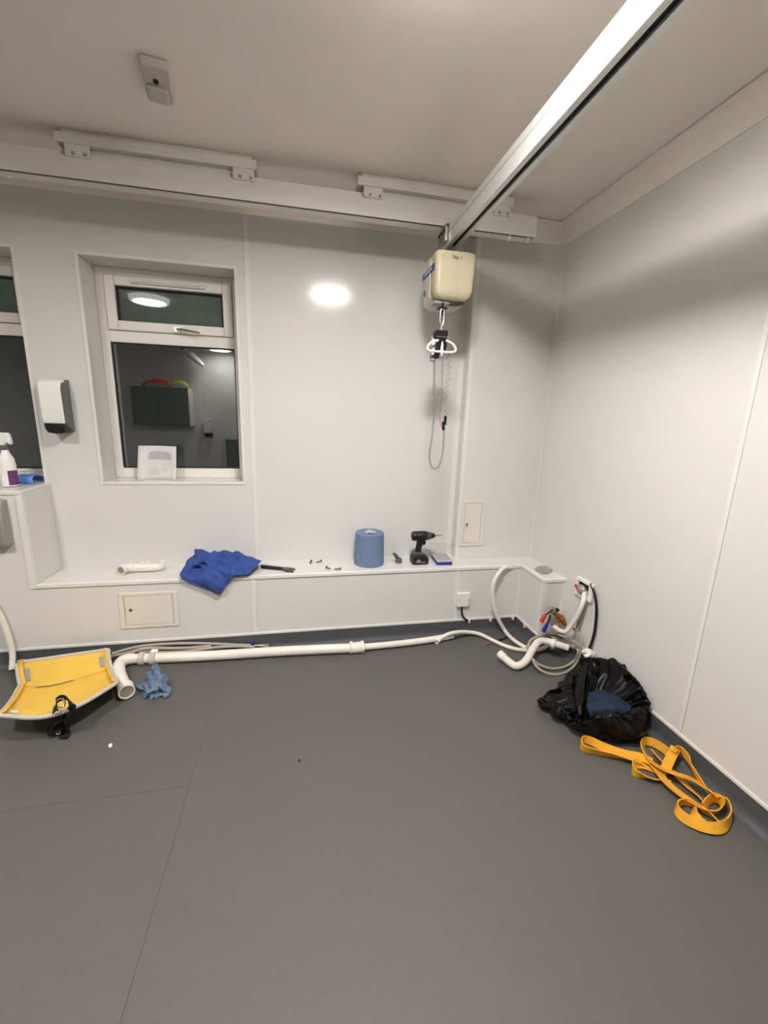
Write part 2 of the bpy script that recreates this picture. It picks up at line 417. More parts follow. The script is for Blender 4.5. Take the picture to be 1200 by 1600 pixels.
bxm = thing('corner_box', 'short white boxing projecting along the right wall from the ledge end', 'boxing', (1.455, YBOX, 0.0))
obj('side_panel', bx(XBOX, XBOX+0.012, YBOX, LEDGE_Y, 0.0, LEDGE_Z-0.012), 'pvc', bxm)
obj('end_panel', bx(XBOX+0.012, XR, YBOX, YBOX+0.012, 0.0, LEDGE_Z-0.012), 'pvc', bxm)
obj('box_top', bx(XBOX, XR, YBOX, LEDGE_Y, LEDGE_Z-0.012, LEDGE_Z), 'pvc', bxm)
obj('edge_strip', bx(XBOX-0.006, XBOX+0.012, YBOX-0.006, LEDGE_Y-0.004, LEDGE_Z-0.018, LEDGE_Z+0.0025), 'trim', bxm, bevel=0.003)
obj('edge_strip', bx(XBOX+0.012, XR, YBOX-0.006, YBOX+0.012, LEDGE_Z-0.018, LEDGE_Z+0.0025), 'trim', bxm, bevel=0.003)
obj('corner_strip', MB().box(XBOX-0.004, XBOX+0.02, YBOX-0.004, YBOX, ZT, LEDGE_Z-0.018).box(XBOX-0.004, XBOX, YBOX, YBOX+0.02, ZT, LEDGE_Z-0.018), 'trim', bxm)
obj('corner_strip', bx(XR-0.018, XR, YBOX-0.004, YBOX, ZT, LEDGE_Z-0.018), 'trim', bxm)
obj('capping_strip', bx(XBOX-0.007, XBOX, YBOX, LEDGE_Y-0.007, ZT, ZT+0.016), 'trim', bxm, bevel=0.003)
obj('capping_strip', bx(XBOX-0.007, XR-0.007, YBOX-0.007, YBOX, ZT, ZT+0.016), 'trim', bxm, bevel=0.003)
obj('pipe_clip', bx(XBOX-0.018, XBOX-0.004, -0.376, -0.364, ZT-0.012, ZT+0.012), 'trim', bxm, bevel=0.002)

cb = thing('corner_boxing', 'tall white boxed-in column in the far right corner', 'boxing', (1.26, COLY, LEDGE_Z))
obj('front_panel', bx(COLX, XR, COLY, COLY+0.012, LEDGE_Z, ZP), 'pvc', cb)
obj('side_panel', bx(COLX, COLX+0.012, COLY+0.012, 0.0, LEDGE_Z, ZP), 'pvc', cb)
obj('corner_strip', MB().box(COLX-0.003, COLX+0.02, COLY-0.003, COLY, LEDGE_Z, ZP).box(COLX-0.003, COLX, COLY, COLY+0.018, LEDGE_Z, ZP), 'trim', cb)

hb = thing('raised_boxing', 'taller white boxing on the left rising to window sill height', 'boxing', (-2.8, LEDGE_Y, LEDGE_Z))
obj('front_panel', bx(XL, XB, LEDGE_Y, LEDGE_Y+0.012, LEDGE_Z-0.012, 0.940), 'pvc', hb)
obj('side_panel', bx(XB-0.012, XB, LEDGE_Y+0.012, 0.0, LEDGE_Z, 0.940), 'pvc', hb)
obj('box_top', bx(XL, XB, LEDGE_Y, 0.0, 0.940, 0.951), 'pvc', hb)
obj('edge_strip', bx(XL, XB+0.003, LEDGE_Y-0.006, LEDGE_Y+0.010, 0.933, 0.9535), 'trim', hb, bevel=0.003)
obj('edge_strip', bx(XB-0.010, XB+0.003, LEDGE_Y+0.010, 0.0, 0.938, 0.9535), 'trim', hb, bevel=0.002)
obj('corner_strip', MB().box(XB-0.024, XB+0.004, LEDGE_Y-0.005, LEDGE_Y, LEDGE_Z-0.018, 0.933).box(XB, XB+0.004, LEDGE_Y, LEDGE_Y+0.014, LEDGE_Z+0.003, 0.933), 'trim', hb)

# ------------------------------------------------------------------ windows
def window(name, W, label, full):
    x0, x1, z0, z1 = W
    w = struct(name, None, None, label, ((x0+x1)/2, 0.17, z0))
    yf, yb = 0.16, 0.225; fo = 0.044
    zt0, zt1 = 1.712, 1.772
    def frame(m, a, b, c, d, t, y0, y1):
        m.box(a, a+t, y0, y1, c, d); m.box(b-t, b, y0, y1, c, d)
        m.box(a+t, b-t, y0, y1, c, c+t); m.box(a+t, b-t, y0, y1, d-t, d); return m
    rv = MB()
    rv.box(x0-0.002, x0+0.001, 0.0, yf, z0, z1).box(x1-0.001, x1+0.002, 0.0, yf, z0, z1).box(x0, x1, 0.0, yf, z1-0.001, z1+0.002).box(x0, x1, 0.0, yf, z0-0.002, z0+0.001)
    obj('reveal_lining', rv, 'pvc', w)
    ed = MB()
    t = 0.016
    ed.box(x0-t, x0, -0.004, 0.004, z0-t, z1+t).box(x1, x1+t, -0.004, 0.004, z0-t, z1+t).box(x0, x1, -0.004, 0.004, z1, z1+t)
    ed.box(x0, x1, -0.004, 0.004, z0-t, z0)
    obj('edge_strip', ed, 'trim', w, bevel=0.0015)
    fr = MB()
    fr.box(x0, x0+fo, yf, yb, z0, z1).box(x1-fo+0.008, x1, yf, yb, z0, z1).box(x0+fo, x1-fo+0.008, yf, yb, z1-0.038, z1).box(x0+fo, x1-fo+0.008, yf, yb, z0, z0+0.058)
    fr.box(x0+fo, x1-fo+0.008, yf, yb, zt0, zt1)
    f = obj('frame', fr, 'upvc', w, bevel=0.004)
    obj('glazing_bead', frame(MB(), x0+fo, x1-fo+0.008, z0+0.058, zt0, 0.006, yf+0.012, yf+0.03), 'gasket', f)
    cx0, cx1, cz0, cz1 = x0+fo+0.002, x1-fo+0.006, zt1+0.002, z1-0.040
    cs = obj('casement', frame(MB(), cx0, cx1, cz0, cz1, 0.05, yf-0.012, yf+0.05), 'upvc', w, bevel=0.006)
    obj('glazing_bead', frame(MB(), cx0+0.05, cx1-0.05, cz0+0.05 if False else cz0+0.042, cz1-0.05, 0.009, yf+0.004, yf+0.03), 'gasket', cs)
    obj('glass_pane', MB().box(cx0+0.045, cx1-0.045, yf+0.018, yf+0.024, cz0+0.04, cz1-0.045), 'obscure', cs)
    obj('glass_pane', MB().box(x0+fo, x1-fo+0.008, yf+0.020, yf+0.026, z0+0.056, zt0), 'glass', w)
    if full:
        obj('trickle_vent', MB().box(-0.867, -0.494, yf-0.026, yf-0.011, 2.012, 2.034), 'trim', w, bevel=0.004)
        vs_ = MB()
        for i in range(2): vs_.box(-0.85+0.17*i, -0.69+0.17*i, yf-0.0265, yf-0.0255, 2.0195, 2.0225)
        obj('vent_slot', vs_, 'greyp', w)
        hd = MB().box(-0.665, -0.635, yf-0.026, yf-0.012, 1.780, 1.806)
        hd.tube([(-0.65, yf-0.03, 1.792), (-0.62, yf-0.045, 1.79), (-0.56, yf-0.048, 1.783), (-0.53, yf-0.046, 1.78)], [0.008, 0.007, 0.006, 0.005], n=8)
        obj('handle', hd, 'chrome', cs, smooth=True)
    return w
window('window_1', W1, 'white window with a small top vent, reflecting the room at night', True)
window('window_2', W2, 'white window cut off by the left edge of the view', False)

# ------------------------------------------------------------------ ceiling lights
def light(x, y, label, m='lamp'):
    t = thing('ceiling_light', label, 'light', (x, y, ZC), 'round ceiling lights')
    obj('rim', MB().lathe([(0.10, ZC), (0.176, ZC), (0.178, ZC-0.006), (0.176, ZC-0.040), (0.170, ZC-0.046), (0.150, ZC-0.046), (0.147, ZC-0.042), (0.147, ZC-0.020), (0.10, ZC-0.020)], (x, y, 0), n=40), 'lamprim_bright' if m == 'lamp_bright' else 'lamprim', t, smooth=True)
    prof = [(0.02, ZC-0.021), (0.145, ZC-0.021), (0.144, ZC-0.025), (0.10, ZC-0.028), (0.06, ZC-0.029), (0.01, ZC-0.030)]
    obj('diffuser', MB().lathe(prof, (x, y, 0), n=40), m, t, smooth='all')
light(0.30, -1.55, 'round flush ceiling light nearest the hoist rail, just above the view', 'lamp_bright')
light(-1.43, -2.0, 'round flush ceiling light mirrored in the window top vent', 'lamp_mid')
light(-1.30, -5.2, 'round flush ceiling light at the room end, mirrored in the large pane')
light(-3.15, -1.8, 'round flush ceiling light in the far left bay')

# ------------------------------------------------------------------ hoist tracks
RY0, RY1, RZ0, RZ1 = -0.352, -0.282, 2.268, 2.360
ct = thing('ceiling_track', 'white hoist track fixed under the ceiling along the window wall', 'rail', (-1.6, -0.317, ZC))
def c_section(a, b, z0, z1, s0, s1, lip):
    return [(a, z0), (s0, z0), (s0, z0+lip), (a+0.004, z0+lip), (a+0.004, z1-0.004), (b-0.004, z1-0.004), (b-0.004, z0+lip), (s1, z0+lip), (s1, z0), (b, z0), (b, z1), (a, z1)]
def rail_mb(poly, axis, a, b):
    return MB().prism(poly, axis, a, b)
obj('track', rail_mb(c_section(RY0, RY1, RZ0, RZ1, RY0+0.004, RY0+0.020, 0.006), 'X', XL+0.1, 1.192), 'white_rail', ct)
obj('track_slot', MB().box(XL+0.1, 1.19, RY0+0.005, RY0+0.06, RZ0+0.004, RZ0+0.012), 'dark', ct)
obj('end_plate', MB().box(1.192, 1.196, RY0, RY1, RZ0, RZ1), 'white_rail', ct)
for x in (1.062, 1.165):
    obj('end_stop', MB().lathe([(0.006, RZ0-0.02), (0.0095, RZ0-0.014), (0.0095, RZ0), (0.006, RZ0+0.004)], (x, RY0+0.02, 0), n=12), 'trim', ct, smooth=True)
for (a, b) in ((-0.935, -0.162), (0.281, 1.055), (-2.2, -1.45)):
    p = obj('mounting_plate', MB().box(a, b, -0.366, -0.27, 2.385, 2.422).box(a+0.02, b-0.02, -0.35, -0.285, 2.422, ZC).box(a+0.03, b-0.03, -0.335, -0.30, RZ1, 2.385), 'white_rail', ct, bevel=0.003)
    for c in (a+0.075, b-0.055):
        obj('clamp', MB().box(c-0.045, c+0.045, -0.360, -0.353, 2.342, 2.386), 'white_rail', p, bevel=0.002)
        obj('clamp', MB().box(c-0.045, c+0.045, -0.281, -0.274, 2.342, 2.386), 'white_rail', p, bevel=0.002)
        for dx in (-0.05, -0.015, 0.03):
            obj('bolt', MB().lathe([(0.004, -0.367), (0.006, -0.365), (0.006, -0.360)], (c+dx, 0, 2.352), 'Y', n=8), 'greyp', p)

tr = thing('traverse_rail', 'silver aluminium hoist rail crossing the ceiling towards the viewer', 'rail', (0.75, -2.4, 2.259))
TX0, TX1, TZ0, TZ1 = 0.72, 0.78, 2.173, 2.259
obj('rail', rail_mb([(x, z) for x, z in c_section(TX0, TX1, TZ0, TZ1, TX0+0.019, TX0+0.0385, 0.008)], 'Y', -4.9, -0.262), 'alu', tr)
obj('rail_slot', MB().box(TX0+0.006, TX1-0.006, -4.9, -0.264, TZ0+0.0085, TZ0+0.010), 'dark', tr)
obj('rail_groove', MB().box(TX0-0.0008, TX0+0.001, -4.9, -0.262, TZ1-0.030, TZ1-0.027), 'greyp', tr)
cg = MB().box(TX0-0.012, TX1+0.012, -0.40, -0.27, TZ1, TZ1+0.006).box(TX0-0.016, TX0-0.002, -0.385, -0.285, TZ0+0.02, TZ1+0.006)
cg.box(0.735, 0.765, RY0+0.012, RY0+0.024, TZ1, RZ0+0.02)
obj('carriage', cg, 'nickel', tr, bevel=0.002)
for y in (-0.37, -0.335, -0.30):
    obj('bolt', MB().lathe([(0.004, TX0-0.022), (0.008, TX0-0.020), (0.008, TX0-0.014)], (0, y, TZ1-0.02), 'X', n=8), 'dark', tr)

# ------------------------------------------------------------------ hoist motor unit
HX0, HX1, HY0, HY1, HZ0, HZ1 = 0.640, 0.842, -0.475, -0.225, 1.902, 2.120
hu = thing('hoist_unit', 'cream ceiling hoist motor unit hanging from the silver rail', 'hoist', (0.741, -0.35, HZ0))
def hoist_body(inset, y0, y1, dz=0.0):
    # tapered rounded shell: narrower towards the bottom
    n = 6; rings = []
    levels = [(HZ0-dz, 0.045), (HZ0+0.006-dz, 0.026), (HZ0+0.022-dz, 0.012), (HZ0+0.06, 0.005), (HZ1-0.012, 0.0), (HZ1, 0.006)]
    G = []
    for z, ins in levels:
        a, b, c, d = HX0+ins+inset, HX1-ins-inset, y0+ins*0.8+inset, y1-ins*0.8-inset
        r = 0.022; row = []
        for (cx, cy, st) in ((b-r, d-r, 0), (a+r, d-r, 1), (a+r, c+r, 2), (b-r, c+r, 3)):
            for i in range(n+1):
                an = PI/2*(st+i/n); row.append(Vector((cx+r*math.cos(an), cy+r*math.sin(an), z)))
        G.append(row)
    m = MB().grid(G, closed=True); N = len(G[0])
    m.f.append(tuple(range(N-1, -1, -1))); m.f.append(tuple((len(G)-1)*N+j for j in range(N))); return m
obj('rear_shell', hoist_body(0.0, HY0+0.098, HY1, 0.0), 'cream2', hu, smooth=True)
obj('front_shell', hoist_body(0.0005, HY0, HY0+0.094, -0.012), 'cream', hu, smooth=True)
obj('shell_seam', hoist_body(0.005, HY0+0.07, HY0+0.12, 0.0), 'cream', hu, smooth=True)
ribs = MB()
ribs.box(0.713, 0.7155, HY0-0.0015, HY0+0.01, HZ0+0.022, HZ1-0.012).box(0.7145+0.032, 0.7145+0.0335, HY0-0.0008, HY0+0.01, HZ0+0.022, HZ1-0.012)
obj('front_ridge', ribs, 'cream2', hu)
obj('side_ridge', MB().box(HX0-0.002, HX0+0.006, HY0+0.088, HY0+0.097, HZ0+0.03, HZ1-0.02), 'cream', hu, bevel=0.002)
lb = obj('side_label', MB().box(HX0-0.0015, HX0+0.004, HY0+0.03, HY1-0.03, HZ1-0.075, HZ1-0.05), 'blue_label', hu)
lp = MB()
for i in range(7): lp.box(HX0-0.002, HX0-0.0012, HY0+0.06+i*0.018, HY0+0.072+i*0.018, HZ1-0.067, HZ1-0.059)
obj('label_lettering', lp, 'white', lb)
obj('button', MB().box(HX0-0.002, HX0+0.01, HY1-0.085, HY1-0.06, HZ0+0.06, HZ0+0.085), 'dgrey', hu, bevel=0.003)
for x in (0.672, 0.815):
    obj('screw_cap', MB().lathe([(0.003, HY0-0.003), (0.007, HY0-0.002), (0.007, HY0+0.004)], (x, 0, HZ1-0.022), 'Y', n=12), 'cream', hu, smooth=True)
text('marking', 'No 1', 0.024, (0.742, HY0-0.0015, HZ1-0.028), 'ink', hu)
hg = MB().box(0.738, 0.744, -0.40, -0.30, HZ1-0.002, TZ0+0.004)
for y in (-0.385, -0.315): hg.lathe([(0.012, TX0+0.014), (0.012, TX0+0.046)], (0, y, TZ0+0.022), 'X', n=12)
obj('hanger', hg, 'dgrey', hu)
obj('tape_guide', MB().box(0.655, 0.735, -0.43, -0.37, HZ0-0.002, HZ0+0.012), 'greyp', hu, bevel=0.004)
obj('socket', MB().box(0.700, 0.742, -0.37, -0.33, HZ0-0.010, HZ0+0.01).cyl((0.721, -0.35, HZ0-0.01), (0.721, -0.35, HZ0-0.04), 0.008), 'dgrey', hu)
LX, LY = 0.698, -0.43
obj('lifting_tape', MB().box(LX-0.005, LX+0.005, LY-0.001, LY+0.001, 1.862, HZ0+0.004), 'strap', hu)

# spreader hanging on the tape: shackle, black clip body and white wire loop
sb = thing('spreader_bar', 'white wire sling loop on a black clip hanging under the hoist', 'spreader bar', (LX, LY, 1.62))
sh = MB().tube([(LX-0.008, LY, 1.868), (LX-0.009, LY, 1.82), (LX, LY, 1.80), (LX+0.009, LY, 1.82), (LX+0.008, LY, 1.868), (LX, LY, 1.876)], 0.0035, n=8, closed=True)
sh.cyl((LX, LY, 1.805), (LX, LY, 1.78), 0.0045, 8)
obj('shackle', sh, 'chrome', sb, smooth=True)
ck = MB().prism([(LX-0.038, 1.7776), (LX-0.040, 1.7522), (LX-0.026, 1.7443), (LX-0.024, 1.7085), (LX-0.030, 1.6649), (LX-0.022, 1.645), (LX-0.006, 1.6474), (LX-0.002, 1.7046), (LX+0.010, 1.7046), (LX+0.022, 1.6728), (LX+0.030, 1.7046), (LX+0.030, 1.7443), (LX+0.034, 1.7681), (LX+0.030, 1.78)], 'Y', LY-0.012, LY+0.012)
obj('clip_body', ck, 'black', sb, bevel=0.004)
obj('clip_band', MB().box(LX-0.028, LX+0.03, LY-0.0135, LY-0.011, 1.7459, 1.7506), 'chrome', sb)
lo = MB().tube([(LX-0.018, LY-0.015, 1.73), (LX-0.055, LY-0.018, 1.7165), (LX-0.072, LY-0.019, 1.6926), (LX-0.060, LY-0.019, 1.6784), (LX-0.02, LY-0.018, 1.6768), (LX, LY-0.018, 1.6776), (LX+0.02, LY-0.018, 1.6768), (LX+0.062, LY-0.019, 1.6784), (LX+0.074, LY-0.019, 1.6926), (LX+0.057, LY-0.018, 1.7165), (LX+0.022, LY-0.015, 1.7316)], 0.0062, n=10)
lo.ell((LX+0.002, LY-0.022, 1.6903), (0.007, 0.006, 0.036))
obj('wire_loop', lo, 'white', sb, smooth=True)

hc = thing('hand_control', 'pale grey hoist handset hooked behind the clip with a coiled cable loop', 'remote control', (0.66, -0.40, 1.50))
obj('handset', MB().box(0.655, 0.678, -0.418, -0.396, 1.635, 1.755), 'greyp', hc, bevel=0.006)
obj('button_pad', MB().box(0.658, 0.675, -0.4195, -0.417, 1.665, 1.74), 'white', hc)
cable = [(0.68,-0.4,1.663),(0.685,-0.4,1.559),(0.691,-0.4,1.432),(0.694,-0.4,1.319),(0.688,-0.4,1.236),(0.682,-0.4,1.162),(0.692,-0.4,1.111),(0.715,-0.4,1.091),(0.739,-0.4,1.108),(0.753,-0.4,1.163),(0.756,-0.4,1.237),(0.752,-0.4,1.297)]
def coil(pts, r, R, turns_per_m, n=6):
    P = spline(pts, 14); L = 0; out = []
    for i, p in enumerate(P[:-1]):
        q = P[i+1]; seg = (q-p).length; m = max(2, int(seg*turns_per_m*6))
        t = (q-p).normalized(); a = t.cross(Vector((0, 1, 0))).normalized(); b = t.cross(a)
        for j in range(m):
            s = L+seg*j/m; an = 2*PI*turns_per_m*s
            out.append(p.lerp(q, j/m)+(a*math.cos(an)+b*math.sin(an))*R)
        L += seg
    return MB().tube(out, r, n=n, k=1)
obj('coiled_cable', coil(cable, 0.0018, 0.0058, 110), 'greyp', hc, smooth=True)
obj('cable_plug', MB().cyl(cable[-1], [(0.747,-0.4,1.34)][0], 0.0075, 10), 'black', hc, smooth=True)
ch_ = [(0.756,-0.36,1.854),(0.762,-0.36,1.723),(0.777,-0.36,1.598),(0.771,-0.36,1.534),(0.77,-0.36,1.453),(0.772,-0.36,1.37)]
ch = thing('charging_lead', 'thin grey curly lead with a black plug hanging behind the handset', 'cable', (0.72, -0.36, 1.4))
obj('lead', coil(ch_, 0.0013, 0.009, 34), 'greyp', ch, smooth=True)
obj('plug', MB().cyl(ch_[-1], [(0.771,-0.36,1.323)][0], 0.008, 10), 'black', ch, smooth=True)
cord = [(0.713,-0.425,1.656),(0.719,-0.425,1.558),(0.722,-0.425,1.464),(0.72,-0.425,1.385),(0.723,-0.425,1.337),(0.736,-0.425,1.301)]
solo('pull_cord', MB().tube(cord, 0.0016, n=6), 'redwire', 'thin dark red emergency pull cord hanging below the clip', 'cord', smooth=True)

# ------------------------------------------------------------------ small ceiling fittings
cs_ = thing('ceiling_sensor', 'beige rectangular sensor box on the ceiling near the top left', 'sensor', (-0.445, -0.735, ZC))
obj('housing', MB().box(-0.487, -0.402, -0.82, -0.65, ZC-0.028, ZC, rz=0.17), 'sheen', cs_, bevel=0.006)
obj('cover', MB().box(-0.480, -0.416, -0.735, -0.66, ZC-0.040, ZC-0.027, rz=0.17, c=(-0.4445, -0.735)), 'sheen', cs_, bevel=0.005)
obj('lens', MB().lathe([(0.004, ZC-0.036), (0.008, ZC-0.034), (0.009, ZC-0.027)], (-0.445, -0.757, 0), n=14), 'dark', cs_, smooth=True)
solo('loose_wire', MB().tube([(1.325,-0.15,2.521),(1.326,-0.15,2.484),(1.342,-0.15,2.449),(1.357,-0.15,2.428)], 0.0025, n=6), 'greyp', 'short loose grey wire dangling beside the white track end', 'wire', smooth=True)

# ------------------------------------------------------------------ wall dispenser (left)
ds = thing('soap_dispenser', 'white wall dispenser with black base between the two windows', 'dispenser', (-1.21, 0.0, 1.22))
def rbox(x0, x1, y0, y1, z0, z1, b=0.012): return MB().box(x0, x1, y0, y1, z0, z1)
obj('cover', MB().prism([(-0.094, 1.268), (-0.102, 1.30), (-0.104, 1.44), (-0.094, 1.476), (-0.07, 1.486), (-0.045, 1.487), (-0.045, 1.268)], 'X', -1.256, -1.157), 'white', ds, bevel=0.006)
obj('back_plate', MB().prism([(-0.045, 1.232), (-0.045, 1.487), (-0.0, 1.490), (-0.0, 1.228)], 'X', -1.254, -1.158), 'dgrey', ds, bevel=0.004)
obj('side_window', MB().prism([(-0.092, 1.27), (-0.098, 1.44), (-0.085, 1.470), (-0.02, 1.480), (-0.006, 1.24), (-0.03, 1.232)], 'X', -1.160, -1.1545), 'dgrey', ds, bevel=0.002)
obj('base', MB().prism([(-1.250, 1.270), (-1.246, 1.240), (-1.235, 1.225), (-1.205, 1.220), (-1.175, 1.221), (-1.160, 1.228), (-1.158, 1.270)], 'Y', -0.100, -0.004), 'black', ds, bevel=0.003)

# ------------------------------------------------------------------ notice leaning on the glass
nt_ = thing('paper_notice', 'curled white printed notice propped on the window sill', 'paper', (-0.80, 0.12, 0.9595))
rows = []
for i in range(9):
    u = i/8; z = 0.960+0.190*u; y = 0.085+0.055*u
    rows.append([Vector((-0.902+0.205*v/10, y-0.022*abs(v/10-0.45)**2*4-0.012*(1-u)*(v < 2), z)) for v in range(11)])
obj('sheet', MB().grid(rows), 'paper', nt_, smooth='all', solid=0.0006)
def on_sheet(mb, u0, u1, v0, v1):
    def S(u, v): return Vector((-0.902+0.205*v, 0.085+0.055*u-0.022*abs(v-0.45)**2*4-0.0022, 0.960+0.190*u))
    G = [[S(u0+(u1-u0)*i/2, v0+(v1-v0)*j/6) for j in range(7)] for i in range(3)]
    mb.grid(G)
pm = MB()
for i in range(7):
    on_sheet(pm, 0.60+0.035*i, 0.612+0.035*i, 0.24+0.03*max(0, i-4), 0.86-0.05*max(0, i-4))
for i in range(4): on_sheet(pm, 0.30-0.05*i, 0.308-0.05*i, 0.24, 0.52)
obj('printed_lines', pm, 'print_', nt_)
sg = MB().tube([(-0.762, 0.0955, 1.005), (-0.755, 0.0955, 1.020), (-0.75, 0.0955, 0.998), (-0.742, 0.0955, 1.012), (-0.735, 0.0955, 0.998), (-0.725, 0.0955, 1.006)], 0.0012, n=5)
obj('signature', sg, 'ink', nt_)

# ------------------------------------------------------------------ things on the raised boxing at the left edge
bo = thing('spray_bottle', 'white trigger spray bottle with a purple label on the left boxing', 'bottle', (-1.432, -0.11, 0.9535))
obj('bottle', MB().lathe([(0.030, 0.9535), (0.035, 0.958), (0.035, 1.06), (0.030, 1.095), (0.016, 1.125), (0.014, 1.14)], (-1.432, -0.11, 0), n=20), 'white', bo, smooth=True)
obj('label_band', MB().grid([[Vector((-1.432+0.0356*math.cos(a), -0.11+0.0356*math.sin(a), z)) for a in (-1.15, -0.9, -0.6, -0.3, 0.0, 0.3)] for z in (0.962, 1.035)]), 'purple', bo, smooth='all')
obj('collar', MB().lathe([(0.016, 1.136), (0.018, 1.138), (0.018, 1.156), (0.015, 1.158)], (-1.432, -0.11, 0), n=16), 'dgrey', bo, smooth=True)
hd = MB().prism([(-1.470, 1.158), (-1.425, 1.158), (-1.415, 1.175), (-1.400, 1.160), (-1.396, 1.175), (-1.400, 1.205), (-1.405, 1.220), (-1.475, 1.222), (-1.482, 1.205)], 'Y', -0.122, -0.098)
obj('trigger_head', hd, 'white', bo, bevel=0.004)
b2 = thing('white_bottle', 'plain white plastic bottle at the left frame edge', 'bottle', (-1.515, -0.16, 0.9535))
obj('bottle', MB().lathe([(0.030, 0.9535), (0.034, 0.958), (0.034, 1.04), (0.02, 1.07), (0.014, 1.08)], (-1.515, -0.16, 0), n=20), 'white', b2, smooth=True)
obj('cap', MB().lathe([(0.016, 1.08), (0.016, 1.105), (0.012, 1.11)], (-1.515, -0.16, 0), n=16), 'greyp', b2, smooth=True)
wp = thing('wipes_pack', 'blue and white pack of wipes beside the spray bottle', 'pack', (-1.42, 0.02, 0.951))
G = patch([[(-1.475, -0.03, 0.953), (-1.42, -0.035, 0.953), (-1.372, -0.03, 0.953)], [(-1.472, -0.028, 0.978), (-1.42, -0.036, 0.985), (-1.375, -0.03, 0.976)], [(-1.46, 0.02, 0.992), (-1.42, 0.02, 1.002), (-1.385, 0.02, 0.99)], [(-1.472, 0.07, 0.978), (-1.42, 0.075, 0.985), (-1.375, 0.07, 0.976)], [(-1.475, 0.075, 0.953), (-1.42, 0.08, 0.953), (-1.372, 0.075, 0.953)]], 5, 4)
obj('wrapper', MB().grid(crumple(G, 0.004, 40)), 'wipes', wp, smooth='all', solid=0.002)
obj('lid', MB().box(-1.455, -1.40, -0.01, 0.05, 0.998, 1.010, rz=0.1), 'white', wp, bevel=0.004)
gd = thing('grey_wall_unit', 'grey wall-mounted unit with black slot at the left frame edge', 'dispenser', (-1.43, LEDGE_Y, 0.69))
obj('casing', MB().prism([(-0.2473, 0.69), (-0.2473, 0.915), (-0.29, 0.91), (-0.31, 0.88), (-0.31, 0.72), (-0.295, 0.685)], 'X', -1.52, -1.375), 'greyp', gd, bevel=0.008)
obj('slot', MB().box(-1.50, -1.405, -0.313, -0.305, 0.745, 0.765), 'dark', gd)
solo('waste_hose', MB().tube([(-1.60, LEDGE_Y+0.003, 0.49), (-1.57, -0.268, 0.475), (-1.50, -0.278, 0.40), (-1.468, -0.275, 0.30), (-1.455, -0.275, 0.20), (-1.448, -0.278, 0.11), (-1.445, -0.305, 0.04)], 0.014, n=12), 'whitepipe', 'white hose bending down the wall at the left frame edge', 'hose', smooth=True)

# ------------------------------------------------------------------ access panels, outlets
ap = thing('access_panel', 'wide low white access panel on the ledge front below the cloth', 'access panel', (-0.80, LEDGE_Y, 0.20))
obj('frame', cells(MB(), -0.944, -0.653, 0.198, 0.402, [(-0.920, -0.678, 0.214, 0.386)], LEDGE_Y-0.006, LEDGE_Y), 'pframe', ap, bevel=0.0015)
obj('door', MB().box(-0.917, -0.681, LEDGE_Y-0.0045, LEDGE_Y, 0.2165, 0.3835), 'pframe', ap, bevel=0.001)
obj('lock', MB().lathe([(0.003, LEDGE_Y-0.008), (0.0085, LEDGE_Y-0.0075), (0.0085, LEDGE_Y-0.004)], (-0.889, 0, 0.305), 'Y', n=14), 'dgrey', ap, smooth=True)
ap2 = thing('access_panel', 'narrow upright white access panel low on the corner column', 'access panel', (1.09, COLY, 0.55))
obj('frame', cells(MB(), 1.015, 1.170, 0.554, 0.856, [(1.034, 1.151, 0.573, 0.837)], COLY-0.006, COLY), 'pframe', ap2, bevel=0.0015)
obj('door', MB().box(1.0365, 1.1485, COLY-0.0045, COLY, 0.5755, 0.8345), 'pframe', ap2, bevel=0.001)
obj('lock', MB().lathe([(0.003, COLY-0.008), (0.0075, COLY-0.0075), (0.0075, COLY-0.004)], (1.056, 0, 0.700), 'Y', n=14), 'dgrey', ap2, smooth=True)
obj('key', MB().box(1.048, 1.054, COLY-0.014, COLY-0.007, 0.684, 0.699), 'nickel', ap2)
so = thing('cable_outlet', 'square white cable outlet plate on the ledge front', 'outlet', (0.997, LEDGE_Y, 0.21))
obj('plate', MB().box(0.955, 1.039, LEDGE_Y-0.022, LEDGE_Y-0.004, 0.213, 0.305), 'white', so, bevel=0.004)
for x in (0.965, 1.029): obj('screw', MB().lathe([(0.002, LEDGE_Y-0.024), (0.004, LEDGE_Y-0.0235), (0.004, LEDGE_Y-0.02)], (x, 0, 0.259), 'Y', n=8), 'nickel', so)
obj('cable', MB().tube([(0.992, LEDGE_Y-0.013, 0.216), (0.993, LEDGE_Y-0.016, 0.180), (1.004, LEDGE_Y-0.016, 0.145), (1.030, LEDGE_Y-0.012, 0.118), (1.068, LEDGE_Y-0.008, 0.106)], 0.0062, n=8), 'rubber', so, smooth=True)
dc = thing('metal_plate', 'small grey metal cover plate lying on the corner box', 'plate', (1.455, -0.36, LEDGE_Z))
PL = [(1.416,-0.338,0.468),(1.47,-0.299,0.468),(1.516,-0.304,0.468),(1.517,-0.372,0.468),(1.479,-0.411,0.468),(1.417,-0.415,0.468)]
mb = MB(); n = len(PL); mb.add([Vector((p[0], p[1], LEDGE_Z+0.0025)) for p in PL]+[Vector((p[0], p[1], LEDGE_Z+0.010)) for p in PL], [tuple(range(n)), tuple(range(2*n-1, n-1, -1))]+[(i, n+i, n+(i+1) % n, (i+1) % n) for i in range(n)])
obj('plate', mb, 'plate', dc, bevel=0.002)
obj('boss', MB().lathe([(0.018, LEDGE_Z+0.010), (0.018, LEDGE_Z+0.013), (0.01, LEDGE_Z+0.014)], (1.462, -0.36, 0), n=14), 'plate', dc, smooth=True)

